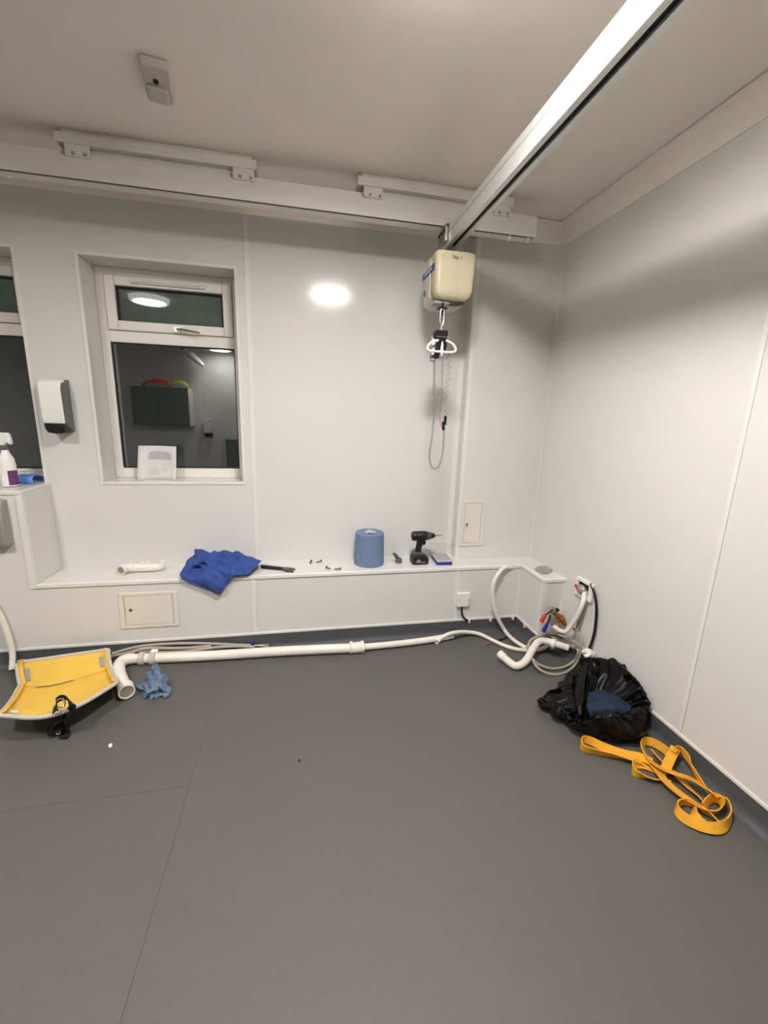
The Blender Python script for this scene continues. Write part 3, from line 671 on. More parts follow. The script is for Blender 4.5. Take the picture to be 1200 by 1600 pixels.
# ------------------------------------------------------------------ things on the ledge
ZL = LEDGE_Z+0.0005
pf = thing('pipe_fitting', 'white plastic waste pipe tee lying on the ledge left of the cloth', 'pipe fitting', (-0.86, -0.11, ZL))
m = MB().tube([(-0.80, -0.11, ZL+0.025), (-0.90, -0.108, ZL+0.025), (-0.94, -0.115, ZL+0.026), (-0.957, -0.150, ZL+0.027)], 0.023, n=16, hollow=0.82)
m.tube([(-0.83, -0.11, ZL+0.025), (-0.78, -0.108, ZL+0.025), (-0.762, -0.105, ZL+0.034), (-0.757, -0.103, ZL+0.058)], 0.020, n=14, hollow=0.8)
obj('pipe', m, 'whitepipe', pf, smooth=True)
obj('collar', MB().tube([(-0.948, -0.130, ZL+0.0275), (-0.957, -0.150, ZL+0.0275)], 0.027, n=16, k=1, hollow=0.86), 'whitepipe', pf, smooth=True)
obj('collar', MB().lathe([(0.021, -0.925), (0.0265, -0.923), (0.0265, -0.905), (0.021, -0.903)], (0, -0.108, ZL+0.0265), 'X', n=16), 'whitepipe', pf, smooth=True)
obj('collar', MB().lathe([(0.017, 0.0), (0.022, 0.002), (0.022, 0.012), (0.017, 0.014)], (-0.757, -0.103, ZL+0.046), 'Z', n=16), 'whitepipe', pf, smooth=True)
obj('nozzle', MB().cyl((-0.86, -0.11, ZL+0.04), (-0.86, -0.112, ZL+0.058), 0.010, 12).cyl((-0.83, -0.11, ZL+0.04), (-0.83, -0.112, ZL+0.056), 0.007, 12), 'whitepipe', pf, smooth=True)
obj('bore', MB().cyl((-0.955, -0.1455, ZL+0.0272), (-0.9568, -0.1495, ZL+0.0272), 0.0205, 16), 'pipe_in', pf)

rows = [
    [(-0.617,-0.05,0.487),(-0.573,-0.05,0.517),(-0.492,-0.05,0.514),(-0.373,-0.05,0.526),(-0.316,-0.05,0.503),(-0.247,-0.05,0.477)],
    [(-0.601,-0.12,0.538),(-0.567,-0.12,0.594),(-0.48,-0.12,0.561),(-0.357,-0.12,0.591),(-0.309,-0.12,0.562),(-0.218,-0.12,0.512)],
    [(-0.626,-0.19,0.511),(-0.565,-0.19,0.55),(-0.469,-0.19,0.527),(-0.36,-0.19,0.55),(-0.291,-0.19,0.543),(-0.233,-0.19,0.514)],
    [(-0.629,-0.262,0.502),(-0.568,-0.262,0.495),(-0.471,-0.262,0.506),(-0.386,-0.262,0.494),(-0.312,-0.262,0.495),(-0.268,-0.262,0.497)],
    [(-0.616,-0.272,0.472),(-0.57,-0.272,0.444),(-0.49,-0.272,0.411),(-0.429,-0.272,0.385),(-0.371,-0.272,0.483),(-0.271,-0.272,0.489)],
]
G = patch(rows, 9, 9)
for r in G:
    for p in r:
        if p.y > -0.2545: p.z = max(p.z, ZL+0.004)
def cl_keep(u, v): return 0.2+0.8*min(1, 7*u*(1-u))*min(1, 6*v*(1-v))
G = crumple(G, -0.050, 1.0, amp2=0.008, sc2=24, keep=cl_keep, dom=lambda u, v, p: Vector((p.x*9+p.z*9+p.y*3, p.z*5-p.x*2, p.y*5)))
# the dark hollow where the cloth folds open at its left end
for r in G:
    for p in r:
        d = math.hypot((p.x+0.545)/0.045, (p.z-0.505)/0.028)
        if d < 1: p.y += 0.06*(1-d*d)
        if p.y > -0.257: p.z = max(p.z, ZL+0.003)
        if p.z < LEDGE_Z+0.003: p.y = min(p.y, -0.2565)
solo('blue_cloth', MB().grid(G), 'bluecloth', 'crumpled royal blue cloth draped over the ledge edge', 'cloth', smooth='all', solid=0.003, offset=0)

wr_ = thing('adjustable_wrench', 'black adjustable spanner lying on the ledge beside the blue cloth', 'wrench', (-0.13, -0.16, ZL))
A = Vector((-0.222, -0.120, 0)); B = Vector((-0.030, -0.200, 0)); D = (B-A).normalized(); N_ = Vector((-D.y, D.x, 0)); LW = (B-A).length
def W(a, b, z): return A+D*a+N_*b+Vector((0, 0, ZL+z))
def flat(poly, z0, z1):
    n = len(poly); return MB().add([W(a, b, z0) for a, b in poly]+[W(a, b, z1) for a, b in poly], [tuple(range(n-1, -1, -1)), tuple(range(n, 2*n))]+[(i, (i+1) % n, n+(i+1) % n, n+i) for i in range(n)])
obj('grip', flat([(0, -0.010), (0.015, -0.013), (0.10, -0.010), (0.135, -0.009), (0.135, 0.009), (0.10, 0.010), (0.015, 0.013), (0, 0.010)], 0, 0.018), 'black', wr_, bevel=0.004)
obj('head', flat([(0.135, -0.011), (0.160, -0.024), (0.180, -0.026), (0.208, -0.022), (0.208, -0.012), (0.182, -0.010), (0.176, 0.0), (0.182, 0.010), (0.165, 0.018), (0.135, 0.011)], 0.0, 0.016), 'drillgrey', wr_, bevel=0.002)
obj('jaw', flat([(0.168, 0.012), (0.184, 0.010), (0.208, 0.012), (0.206, 0.022), (0.178, 0.024)], 0.002, 0.014), 'nickel', wr_, bevel=0.001)
obj('hanging_hole', MB().tube([W(0.004+0.007*math.cos(a), 0.007*math.sin(a), 0.0185) for a in (0, 1, 2, 3, 4, 5)], 0.0015, n=5, closed=True, k=2), 'greyp', wr_)

def screw(x, y, rz, label):
    t = thing('screw', label, 'screw', (x, y, ZL), 'loose screws on the ledge')
    t.rotation_euler = (0, 0, rz)
    base = Vector((x, y, ZL))
    obj('shank', MB().lathe([(0.001, -0.018), (0.0035, -0.014), (0.004, 0.014), (0.0042, 0.016)], base+Vector((0, 0, 0.007)), 'X', n=8), 'dgrey', t, smooth=True)
    obj('head', MB().lathe([(0.004, 0.016), (0.008, 0.020), (0.008, 0.023), (0.005, 0.024)], base+Vector((0, 0, 0.0085)), 'X', n=8), 'dgrey', t, smooth=True)
for (x, y, rz, lab) in ((0.064, -0.072, 1.3, 'grey screw standing furthest left at the back of the ledge'), (0.112, -0.066, 0.6, 'second grey screw at the back of the ledge, nearer the roll'),
                        (0.168, -0.188, 2.2, 'grey screw near the ledge edge, left of its neighbour'), (0.215, -0.206, 0.1, 'grey screw near the ledge edge, closest to the blue roll')):
    screw(x, y, rz, lab)

pr_ = thing('paper_roll', 'blue centrefeed paper roll standing on the ledge', 'paper roll', (0.422, -0.105, ZL))
obj('roll', MB().lathe([(0.086, ZL), (0.092, ZL+0.004), (0.090, ZL+0.10), (0.087, ZL+0.196), (0.083, ZL+0.2), (0.055, ZL+0.199), (0.028, ZL+0.195)], (0.422, -0.105, 0), n=48), 'paperblue', pr_, smooth=True)
tw = MB()
tw.tube([(0.422+0.001*i*math.cos(i*0.55), -0.105+0.001*i*math.sin(i*0.55), ZL+0.2005-0.00008*i) for i in range(8, 78)], 0.0012, n=5, k=1)
obj('paper_layers', tw, 'paperblue', pr_, smooth=True)
obj('core_paper', MB().grid(crumple(patch([[(0.395, -0.13, ZL+0.197), (0.425, -0.135, ZL+0.203), (0.46, -0.125, ZL+0.199)], [(0.39, -0.105, ZL+0.200), (0.42, -0.105, ZL+0.212), (0.465, -0.10, ZL+0.202)], [(0.40, -0.08, ZL+0.198), (0.43, -0.075, ZL+0.204), (0.455, -0.08, ZL+0.199)]], 5, 5), 0.006, 60)), 'lidclear', pr_, smooth='all', solid=0.001)

gc = thing('grey_bracket', 'small bent grey bracket beside the blue roll', 'bracket', (0.597, -0.12, ZL))
obj('arm', MB().prism([(0.565, ZL+0.060), (0.580, ZL+0.064), (0.592, ZL+0.058), (0.606, ZL+0.040), (0.616, ZL+0.030), (0.600, ZL+0.022), (0.584, ZL+0.030), (0.576, ZL+0.048)], 'Y', -0.125, -0.105), 'drillgrey', gc, bevel=0.003)
obj('foot', MB().box(0.590, 0.626, -0.135, -0.10, ZL, ZL+0.030), 'dgrey', gc, bevel=0.004)

dr = thing('cordless_drill', 'black cordless drill standing on its battery on the ledge', 'drill', (0.735, -0.14, ZL))
dx, dy = 0.735, -0.14
def DP(x, z): return (dx+x, ZL+z)
obj('battery', MB().prism([DP(-0.050, 0.002), DP(0.048, 0.002), DP(0.052, 0.012), DP(0.052, 0.042), DP(0.030, 0.060), DP(-0.046, 0.058), DP(-0.053, 0.046), DP(-0.053, 0.012)], 'Y', dy-0.037, dy+0.037), 'drillbody', dr, bevel=0.006)
bl = MB().box(dx-0.030, dx+0.004, dy-0.0375, dy-0.0365, ZL+0.016, ZL+0.023).box(dx-0.024, dx-0.004, dy-0.0375, dy-0.0365, ZL+0.027, ZL+0.034).box(dx+0.008, dx+0.030, dy-0.0375, dy-0.0365, ZL+0.014, ZL+0.018)
obj('battery_print', bl, 'greyp', dr)
obj('foot', MB().prism([DP(-0.048, 0.058), DP(0.034, 0.060), DP(0.010, 0.078), DP(-0.038, 0.080)], 'Y', dy-0.033, dy+0.033), 'drillgrey', dr, bevel=0.006)
obj('handle', MB().tube([(dx-0.012, dy, ZL+0.07), (dx-0.008, dy, ZL+0.10), (dx-0.002, dy, ZL+0.125), (dx+0.004, dy, ZL+0.155)], [0.023, 0.019, 0.021, 0.026], n=14), 'drillbody', dr, smooth=True)
obj('trigger', MB().prism([DP(0.018, 0.118), DP(0.032, 0.122), DP(0.036, 0.142), DP(0.020, 0.150)], 'Y', dy-0.010, dy+0.010), 'black', dr, bevel=0.003)
hz = ZL+0.177
obj('motor_housing', MB().lathe([(0.018, -0.056), (0.027, -0.052), (0.030, -0.04), (0.031, -0.028), (0.029, -0.024), (0.031, -0.018), (0.031, 0.03), (0.027, 0.040)], (dx, dy, hz), 'X', n=24), 'drillbody', dr, smooth=True)
obj('gear_case', MB().lathe([(0.027, 0.036), (0.026, 0.05), (0.023, 0.054), (0.025, 0.056), (0.022, 0.066)], (dx, dy, hz), 'X', n=24), 'drillgrey', dr, smooth=True)
obj('chuck', MB().lathe([(0.019, 0.064), (0.018, 0.078), (0.012, 0.092), (0.006, 0.096)], (dx, dy, hz), 'X', n=18), 'black', dr, smooth=True)
obj('drill_bit', MB().lathe([(0.0045, 0.092), (0.0045, 0.118), (0.003, 0.120), (0.0035, 0.138), (0.001, 0.143)], (dx, dy, hz), 'X', n=8), 'nickel', dr, smooth=True)
vm = MB()
for i in range(4): vm.box(dx-0.045+0.007*i, dx-0.042+0.007*i, dy-0.0315, dy-0.026, hz-0.012, hz+0.012)
obj('vent_slots', vm, 'dark', dr)

bb = thing('bit_box', 'small blue case with a clear lid beside the drill', 'box', (0.89, -0.12, ZL))
obj('base', MB().box(0.838, 0.938, -0.197, -0.052, ZL, ZL+0.017, rz=-0.05), 'boxblue', bb, bevel=0.004)
lid = obj('lid', MB().box(0.839, 0.937, -0.196, -0.053, ZL+0.0175, ZL+0.032, rz=-0.05), 'lidclear', bb, bevel=0.004)
dv = MB()
for i in range(4): dv.box(0.850+0.021*i, 0.863+0.021*i, -0.185, -0.065, ZL+0.0318, ZL+0.0328, rz=-0.05, c=(0.888, -0.1245))
obj('compartment', dv, 'greyp', lid)

# ------------------------------------------------------------------ waste pipe and hoses along the floor below the ledge
pp = thing('waste_pipe', 'long white waste pipe with a bent open end lying along the floor', 'pipe', (-0.2, -0.29, ZF))
P1 = [(-0.885,-0.306,0.05),(-0.778,-0.316,0.05),(-0.581,-0.332,0.05),(-0.382,-0.34,0.05),(-0.177,-0.344,0.05),(0.035,-0.355,0.05),(0.289,-0.371,0.05)]
obj('pipe', MB().tube(P1, 0.0265, n=16, k=3), 'whitepipe', pp, smooth=True)
b0 = P1[0]
obj('bend', MB().tube([(b0[0]+0.01, b0[1], b0[2]+0.002)]+[(-0.912,-0.324,0.056),(-0.928,-0.357,0.056),(-0.902,-0.435,0.056),(-0.854,-0.526,0.058),(-0.809,-0.605,0.06)], 0.029, n=18, hollow=0.82), 'whitepipe', pp, smooth=True)
e2 = [(-0.824,-0.573,0.06),(-0.801,-0.619,0.061)]
obj('socket_ring', MB().tube(e2, 0.035, n=20, k=1, hollow=0.84), 'whitepipe', pp, smooth=True)
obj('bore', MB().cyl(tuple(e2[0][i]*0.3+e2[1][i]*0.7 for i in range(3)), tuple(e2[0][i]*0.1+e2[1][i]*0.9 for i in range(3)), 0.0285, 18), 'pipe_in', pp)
def pipe_collar(p, d, r, L):
    p = Vector(p); d = Vector(d).normalized()
    return MB().tube([p-d*L/2, p-d*(L/2-0.003), p+d*(L/2-0.003), p+d*L/2], [r*0.86, r, r, r*0.86], n=18, k=1)
for q, L in (([(-0.836,-0.312,0.051)][0], 0.03), ([(-0.781,-0.317,0.051)][0], 0.03)):
    obj('collar', pipe_collar(q, (1, 0, 0), 0.036, L), 'piping', pp, smooth=True)
c1 = [(0.285,-0.371,0.05),(0.348,-0.373,0.05)]
obj('coupling', pipe_collar(((c1[0][0]+c1[1][0])/2, (c1[0][1]+c1[1][1])/2, ZF+0.031), (1, 0.03, 0), 0.031, 0.085), 'whitepipe', pp, smooth=True)
for q in c1: obj('coupling_ring', pipe_collar((q[0], q[1], ZF+0.034), (1, 0.03, 0), 0.0345, 0.018), 'whitepipe', pp, smooth=True)
tp = thing('thin_waste_pipe', 'thinner white pipe continuing from the coupling to the right', 'pipe', (0.6, -0.29, ZF))
obj('pipe', MB().tube([(0.351,-0.36,0.044),(0.48,-0.357,0.044),(0.679,-0.346,0.044),(0.826,-0.329,0.044),(0.925,-0.308,0.044)], 0.0185, n=14, k=3, hollow=0.8), 'whitepipe', tp, smooth=True)

gh1 = thing('grey_flex_hose', 'grey braided hose with a blue tap lying behind the waste pipe', 'hose', (-0.6, -0.2, ZF))
obj('hose', MB().tube([(-0.992,-0.272,0.069),(-0.915,-0.272,0.088),(-0.851,-0.272,0.099),(-0.755,-0.272,0.103),(-0.625,-0.272,0.098),(-0.492,-0.272,0.085),(-0.374,-0.272,0.069),(-0.28,-0.272,0.057)], 0.0085, n=10), 'greyhose', gh1, smooth=True)
q = [(-0.277,-0.272,0.056),(-0.241,-0.272,0.052),(-0.213,-0.272,0.049),(-0.181,-0.272,0.046)]
obj('tap', MB().lathe([(0.006, 0.0), (0.011, 0.002), (0.011, 0.018), (0.005, 0.022)], (q[0][0]+0.01, q[0][1], q[0][2]+0.004), n=10), 'boxblue', gh1, smooth=True)
obj('connector', MB().cyl(q[0], q[1], 0.008, 10).cyl(q[1], q[2], 0.010, 10), 'nickel', gh1, smooth=True)
obj('nut', MB().cyl(q[2], q[3], 0.0145, 6), 'nickel', gh1)
gh2 = thing('grey_flex_hose', 'grey braided hose with a white joint crossing under the blue-tapped hose', 'hose', (-0.8, -0.25, ZF))
obj('hose', MB().tube([(-1.008,-0.285,0.041),(-0.929,-0.285,0.064),(-0.873,-0.287,0.083),(-0.815,-0.292,0.081),(-0.748,-0.305,0.073),(-0.633,-0.312,0.071),(-0.537,-0.305,0.074),(-0.439,-0.29,0.071),(-0.337,-0.288,0.065),(-0.257,-0.29,0.055)], 0.0085, n=10), 'greyhose', gh2, smooth=True)
q = [(-0.789,-0.303,0.083),(-0.757,-0.303,0.079)]
obj('joint', MB().cyl(q[0], q[1], 0.013, 12), 'white', gh2, smooth=True)
gh3 = thing('grey_flex_hose', 'third grey braided hose, lowest of the bundle leaving the yellow support', 'hose', (-0.9, -0.28, ZF))
obj('hose', MB().tube([(-0.994,-0.3,0.068),(-0.938,-0.3,0.076),(-0.89,-0.3,0.085),(-0.836,-0.3,0.099),(-0.781,-0.295,0.097),(-0.684,-0.3,0.09),(-0.586,-0.3,0.085),(-0.489,-0.29,0.081)], 0.0085, n=10), 'greyhose', gh3, smooth=True)


h2 = thing('white_hose', 'thin white hose snaking over the floor from the pipe end to the valves', 'hose', (1.1, -0.35, ZF))
obj('hose', MB().tube([(0.819,-0.341,0.034),(0.844,-0.335,0.05),(0.884,-0.334,0.07),(0.94,-0.327,0.075),(1.025,-0.298,0.055),(1.107,-0.311,0.04),(1.171,-0.403,0.034),(1.207,-0.457,0.034),(1.25,-0.495,0.034),(1.311,-0.519,0.034),(1.382,-0.525,0.036),(1.412,-0.552,0.07),(1.423,-0.573,0.11)], 0.0115, n=12), 'whitepipe', h2, smooth=True)
obj('hose_end', MB().tube([(0.826,-0.336,0.037),(0.806,-0.355,0.036)], 0.0150, n=12, k=1, hollow=0.8), 'whitepipe', h2, smooth=True)
h1 = thing('looped_hose', 'white hose arching from the ledge top down to the floor', 'hose', (1.2, -0.3, ZF))
obj('hose', MB().tube([(1.313,-0.245,0.45),(1.252,-0.268,0.461),(1.205,-0.29,0.434),(1.173,-0.3,0.376),(1.174,-0.3,0.295),(1.191,-0.3,0.21),(1.227,-0.3,0.131),(1.285,-0.305,0.041)]+[(1.286,-0.415,0.04),(1.315,-0.504,0.04)], 0.0125, n=12), 'whitepipe', h1, smooth=True)
tw = thing('trap_pipe', 'fat white curved waste pipe standing on the floor by the grey coil', 'pipe', (1.25, -0.6, ZF))
obj('pipe', MB().tube([(1.431,-0.597,0.115),(1.387,-0.562,0.115),(1.343,-0.568,0.11),(1.298,-0.597,0.09),(1.245,-0.641,0.065),(1.201,-0.665,0.048),(1.154,-0.676,0.046),(1.132,-0.638,0.05),(1.106,-0.578,0.065)], 0.0205, n=16, hollow=0.8), 'whitepipe', tw, smooth=True)
q = [(1.418,-0.591,0.115),(1.432,-0.608,0.115)]
obj('collar', MB().tube(q, 0.0265, n=16, k=1), 'white', tw, smooth=True)
q = [(1.429,-0.6,0.115),(1.495,-0.638,0.105)]
obj('tail_pipe', MB().tube(q, 0.019, n=14, k=1), 'whitepipe', tw, smooth=True)
q = [(1.118,-0.611,0.058),(1.105,-0.576,0.066)]
obj('socket_end', MB().tube(q, 0.0225, n=16, k=1, hollow=0.85), 'white', tw, smooth=True)
el = thing('elbow_hose', 'white hose dropping from the wall hole to the brass valves', 'hose', (1.46, -0.65, 0.15))
obj('hose', MB().tube([(1.525, -0.665, 0.475)]+[(1.495,-0.704,0.43),(1.48,-0.709,0.377),(1.47,-0.694,0.31),(1.46,-0.674,0.255)]+[(1.445,-0.66,0.221),(1.435,-0.626,0.211),(1.43,-0.579,0.21)], 0.0125, n=12), 'whitepipe', el, smooth=True)
el2 = thing('pale_hose', 'second pale hose behind the elbow hose, running down to the floor', 'hose', (1.5, -0.68, 0.1))
obj('hose', MB().tube([(1.525, -0.69, 0.47)]+[(1.508,-0.707,0.419),(1.505,-0.694,0.338),(1.5,-0.68,0.254),(1.5,-0.699,0.188),(1.5,-0.741,0.142)], 0.009, n=10), 'greyp', el2, smooth=True)
bc = thing('black_cable', 'black cable hanging from the hole in the right wall', 'cable', (1.51, -0.78, 0.1))
obj('cable', MB().tube([(1.53, -0.725, 0.50)]+[(1.513,-0.72,0.524),(1.512,-0.757,0.485),(1.512,-0.787,0.412),(1.51,-0.8,0.303),(1.508,-0.795,0.233),(1.5,-0.791,0.183)], 0.0072, n=8), 'rubber', bc, smooth=True)

# opening in the right wall with its back box
hl = thing('wall_back_box', 'square open back box in the right wall with pipes coming out', 'back box', (XR, -0.665, 0.42))
yb0, yb1, zb0, zb1 = -0.742, -0.604, 0.424, 0.527
fm = cells(MB(), yb0, yb1, zb0, zb1, [(yb0+0.03, yb1-0.018, zb0+0.022, zb1-0.018)], 0, 0.018); fm.v = [Vector((XR-0.018+v.y, v.x, v.z)) for v in fm.v]
obj('frame', fm, 'white', hl, bevel=0.003)
obj('dark_inside', MB().box(XR-0.006, XR-0.001, yb0+0.028, yb1-0.016, zb0+0.02, zb1-0.016), 'dark', hl)
obj('insulation', MB().ell((XR-0.012, -0.655, 0.465), (0.02, 0.035, 0.028)), 'plate', hl, smooth=True)
q = [(1.5,-0.617,0.478),(1.5,-0.659,0.458)]
obj('red_tab', MB().tube(q, [0.008, 0.005], n=8, k=1), 'red', hl, smooth=True)

# valves
vl = thing('isolation_valves', 'pair of brass isolating valves with red and blue levers by the corner box', 'valve', (1.45, -0.53, 0.15))
V = lambda px: px
a = [(1.424,-0.545,0.298),(1.489,-0.545,0.241),(1.548,-0.545,0.18)]; b = [(1.411,-0.56,0.23),(1.459,-0.56,0.206),(1.523,-0.56,0.169)]
obj('valve_body', MB().tube([a[0], a[1]], [0.013, 0.016], n=12, k=1).tube([a[1], a[2]], [0.017, 0.012], n=12, k=1), 'brass', vl, smooth=True)
obj('valve_body', MB().tube([b[0], b[1], b[2]], [0.012, 0.016, 0.012], n=12, k=1), 'nickel', vl, smooth=True)
obj('nut', pipe_collar(a[1], Vector(a[2])-Vector(a[0]), 0.021, 0.022), 'brass', vl)
obj('nut', pipe_collar(a[0], Vector(a[2])-Vector(a[0]), 0.019, 0.020), 'nickel', vl)
obj('nut', pipe_collar(b[1], Vector(b[2])-Vector(b[0]), 0.020, 0.02), 'brass', vl)
lv = [(1.41,-0.575,0.317),(1.388,-0.575,0.299),(1.366,-0.575,0.285),(1.343,-0.575,0.243)]
obj('lever_arm', MB().tube(lv[:3], 0.004, n=6, k=2), 'black', vl)
obj('red_lever', MB().tube(lv[2:], [0.010, 0.012], n=10, k=1), 'red', vl, smooth=True)
lv = [(1.391,-0.585,0.288),(1.387,-0.585,0.261),(1.378,-0.585,0.233),(1.358,-0.585,0.187)]
obj('lever_arm', MB().tube(lv[:3], 0.005, n=6, k=2), 'black', vl)
obj('blue_lever', MB().tube(lv[2:], [0.010, 0.012], n=10, k=1), 'bluelever', vl, smooth=True)
obj('stub_pipe', MB().tube([a[2], (1.51, -0.52, 0.12), (1.51, -0.53, 0.05)], 0.010, n=10), 'brass', vl, smooth=True)
obj('bracket', MB().prism([(p[0], p[2]) for p in [(1.437,-0.53,0.302),(1.47,-0.53,0.302),(1.472,-0.53,0.288),(1.447,-0.53,0.285)]], 'Y', -0.55, -0.53), 'black', vl)

# coil of grey flexes on the floor
TP = (0.012, 0.0, 1.3, 0.62, -0.70)
co = thing('coiled_flex_hose', 'coil of grey braided hose on the floor beside the black bag', 'hose', (1.36, -0.6, ZF))
loopA = [(1.271,-0.654,0.054),(1.263,-0.614,0.079),(1.276,-0.582,0.099),(1.306,-0.553,0.117),(1.356,-0.536,0.128),(1.417,-0.531,0.13),(1.47,-0.549,0.12),(1.5,-0.615,0.12),(1.5,-0.688,0.134)]
loopB = [(1.5,-0.704,0.139),(1.5,-0.716,0.119),(1.5,-0.693,0.056),(1.434,-0.706,0.032),(1.357,-0.709,0.03),(1.298,-0.689,0.043),(1.266,-0.661,0.06)]
obj('hose', MB().tube(loopB+loopA[1:], 0.0078, n=10), 'greyhose', co, smooth=True)
loopC = [(1.258,-0.671,0.075),(1.259,-0.706,0.053),(1.289,-0.737,0.034),(1.342,-0.752,0.024),(1.415,-0.747,0.027),(1.494,-0.715,0.048),(1.5,-0.736,0.128),(1.5,-0.734,0.177),(1.5,-0.703,0.221),(1.5,-0.651,0.231)]
loopC = [(min(x, 1.512), y, z) for x, y, z in loopC]
obj('hose', MB().tube(loopC, 0.0078, n=10), 'greyhose', co, smooth=True)
loopD = [(1.407,-0.537,0.145),(1.463,-0.543,0.141),(1.5,-0.575,0.14),(1.5,-0.649,0.159),(1.5,-0.704,0.165),(1.5,-0.763,0.167),(1.5,-0.803,0.175)]
loopD = [(min(x, 1.505), y, z) for x, y, z in loopD]
obj('hose', MB().tube(loopD, 0.0078, n=10), 'greyhose', co, smooth=True)
loopE = [(1.423,-0.577,0.145),(1.46,-0.607,0.127),(1.499,-0.63,0.112),(1.5,-0.699,0.133)]
loopE = [(min(x, 1.505), y, z) for x, y, z in loopE]
obj('hose', MB().tube(loopE, 0.0078, n=10), 'nickel', co, smooth=True)
st = thing('pipe_stub', 'capped white pipe stub sticking out low on the right wall', 'pipe', (1.5, -0.78, 0.13))
q = [(1.46,-0.798,0.183),(1.49,-0.807,0.171),(1.526,-0.789,0.15)]
obj('pipe', MB().tube([q[0], q[1], q[2]], 0.012, n=12, k=1), 'whitepipe', st, smooth=True)
obj('cap', pipe_collar(q[1], Vector(q[2])-Vector(q[0]), 0.024, 0.04), 'white', st, smooth=True)
wv = thing('red_wire', 'thin red wire with a black end lying on the floor under the looped hose', 'wire', (1.15, -0.38, ZF))
obj('wire', MB().tube([(1.099,-0.423,0.026),(1.155,-0.394,0.026),(1.205,-0.371,0.026)], 0.003, n=6), 'redwire', wv, smooth=True)
obj('end_sleeve', MB().tube([(1.201,-0.374,0.027),(1.24,-0.362,0.027),(1.287,-0.337,0.027)], 0.006, n=6), 'black', wv, smooth=True)

# ------------------------------------------------------------------ blue rag on the floor
RC = Vector((-0.70, -0.53, 0))
rows = [
    [(-0.76,-0.528,0.06),(-0.745,-0.53,0.06),(-0.745,-0.456,0.09),(-0.718,-0.461,0.105),(-0.686,-0.501,0.07),(-0.656,-0.55,0.05)],
    [(-0.782,-0.526,0.04),(-0.735,-0.567,0.07),(-0.714,-0.534,0.095),(-0.699,-0.503,0.08),(-0.655,-0.569,0.07),(-0.632,-0.574,0.05)],
    [(-0.778,-0.558,0.03),(-0.716,-0.609,0.07),(-0.694,-0.587,0.08),(-0.665,-0.596,0.09),(-0.642,-0.597,0.06),(-0.613,-0.602,0.04)],
    [(-0.748,-0.596,0.03),(-0.704,-0.633,0.055),(-0.678,-0.635,0.07),(-0.66,-0.614,0.06),(-0.635,-0.623,0.05),(-0.614,-0.622,0.03)],
    [(-0.736,-0.628,0.024),(-0.71,-0.623,0.024),(-0.685,-0.621,0.03),(-0.662,-0.614,0.026),(-0.637,-0.623,0.026),(-0.619,-0.628,0.024)]]
G = crumple(patch(rows, 4, 4), -0.042, 22, amp2=0.010, sc2=60)
for r in G:
    for p in r: p.z = max(p.z, ZF+0.003)
solo('blue_rag', MB().grid(G), 'rag', 'small crumpled pale blue paper towel on the floor by the bent pipe', 'rag', smooth=True, solid=0.0015, offset=1)

# ------------------------------------------------------------------ yellow padded support
yp = thing('yellow_support', 'folded yellow padded support with grey piping on the floor at left', 'support pad', (-1.15, -0.5, ZF))
TOP = [(-1.392,-0.345,0.099),(-1.255,-0.345,0.11),(-1.118,-0.345,0.123),(-0.979,-0.345,0.134)]
MID = [(-1.299,-0.512,0.065),(-1.164,-0.528,0.065),(-1.055,-0.484,0.065),(-0.945,-0.421,0.065)]
FRT = [(-1.191,-0.813,0.14),(-1.026,-0.854,0.14),(-0.913,-0.803,0.14),(-0.825,-0.64,0.13)]
T2 = [tuple(TOP[i][k]*0.45+MID[i][k]*0.55 for k in range(3)) for i in range(4)]
F2 = [tuple(FRT[i][k]*0.5+MID[i][k]*0.5-(0.012 if k == 2 else 0) for k in range(3)) for i in range(4)]
M1 = [(m[0], m[1]+0.012, m[2]+0.002) for m in MID]
G = patch([TOP, T2, M1, MID, F2, FRT], 8, 4)
Y = MB().grid(crumple(G, 0.006, 14, amp2=0.002, sc2=50, keep=lambda u, v: min(1, 8*u*(1-u))*min(1, 8*v*(1-v))))
obj('padding', Y, 'yellow', yp, smooth='all', solid=0.006, offset=1)
border = [G[0][j] for j in range(0, len(G[0]), 3)]+[G[i][-1] for i in range(2, len(G), 3)]+[G[-1][j] for j in range(len(G[0])-1, -1, -3)]+[G[i][0] for i in range(len(G)-3, 0, -3)]
obj('piping', MB().tube(border, 0.0085, n=8, k=3, closed=True), 'piping', yp, smooth=True)
obj('side_flap', MB().grid([[G[i][0]+Vector((0.0, 0.0, 0.004)) for i in range(0, len(G), 2)], [G[i][0]+Vector((0.022, 0.004, 0.016)) for i in range(0, len(G), 2)]]), 'yellow', yp, smooth='all', solid=0.006)
obj('side_flap', MB().grid([[G[i][-1]+Vector((-0.020, 0.004, 0.014)) for i in range(0, len(G), 2)], [G[i][-1]+Vector((0.0, 0.0, 0.004)) for i in range(0, len(G), 2)]]), 'yellow', yp, smooth='all', solid=0.006)
def pad_patch(u0, u1, v0, v1, lift):
    m_, n_ = len(G)-1, len(G[0])-1; R_ = []
    for i in range(4):
        row = []
        for j in range(4):
            a_, b_ = (u0+(u1-u0)*i/3)*m_, (v0+(v1-v0)*j/3)*n_; i0, j0 = min(int(a_), m_-1), min(int(b_), n_-1); fu, fv = a_-i0, b_-j0
            p = (G[i0][j0]*(1-fv)+G[i0][j0+1]*fv)*(1-fu)+(G[i0+1][j0]*(1-fv)+G[i0+1][j0+1]*fv)*fu
            row.append(p+Vector((0, -lift*0.7, lift)))
        R_.append(row)
    return MB().grid(R_)
for v in (0.10, 0.87): obj('fastener_patch', pad_patch(0.12, 0.30, v, v+0.055, 0.004), 'greyp', yp, solid=0.002, offset=0)
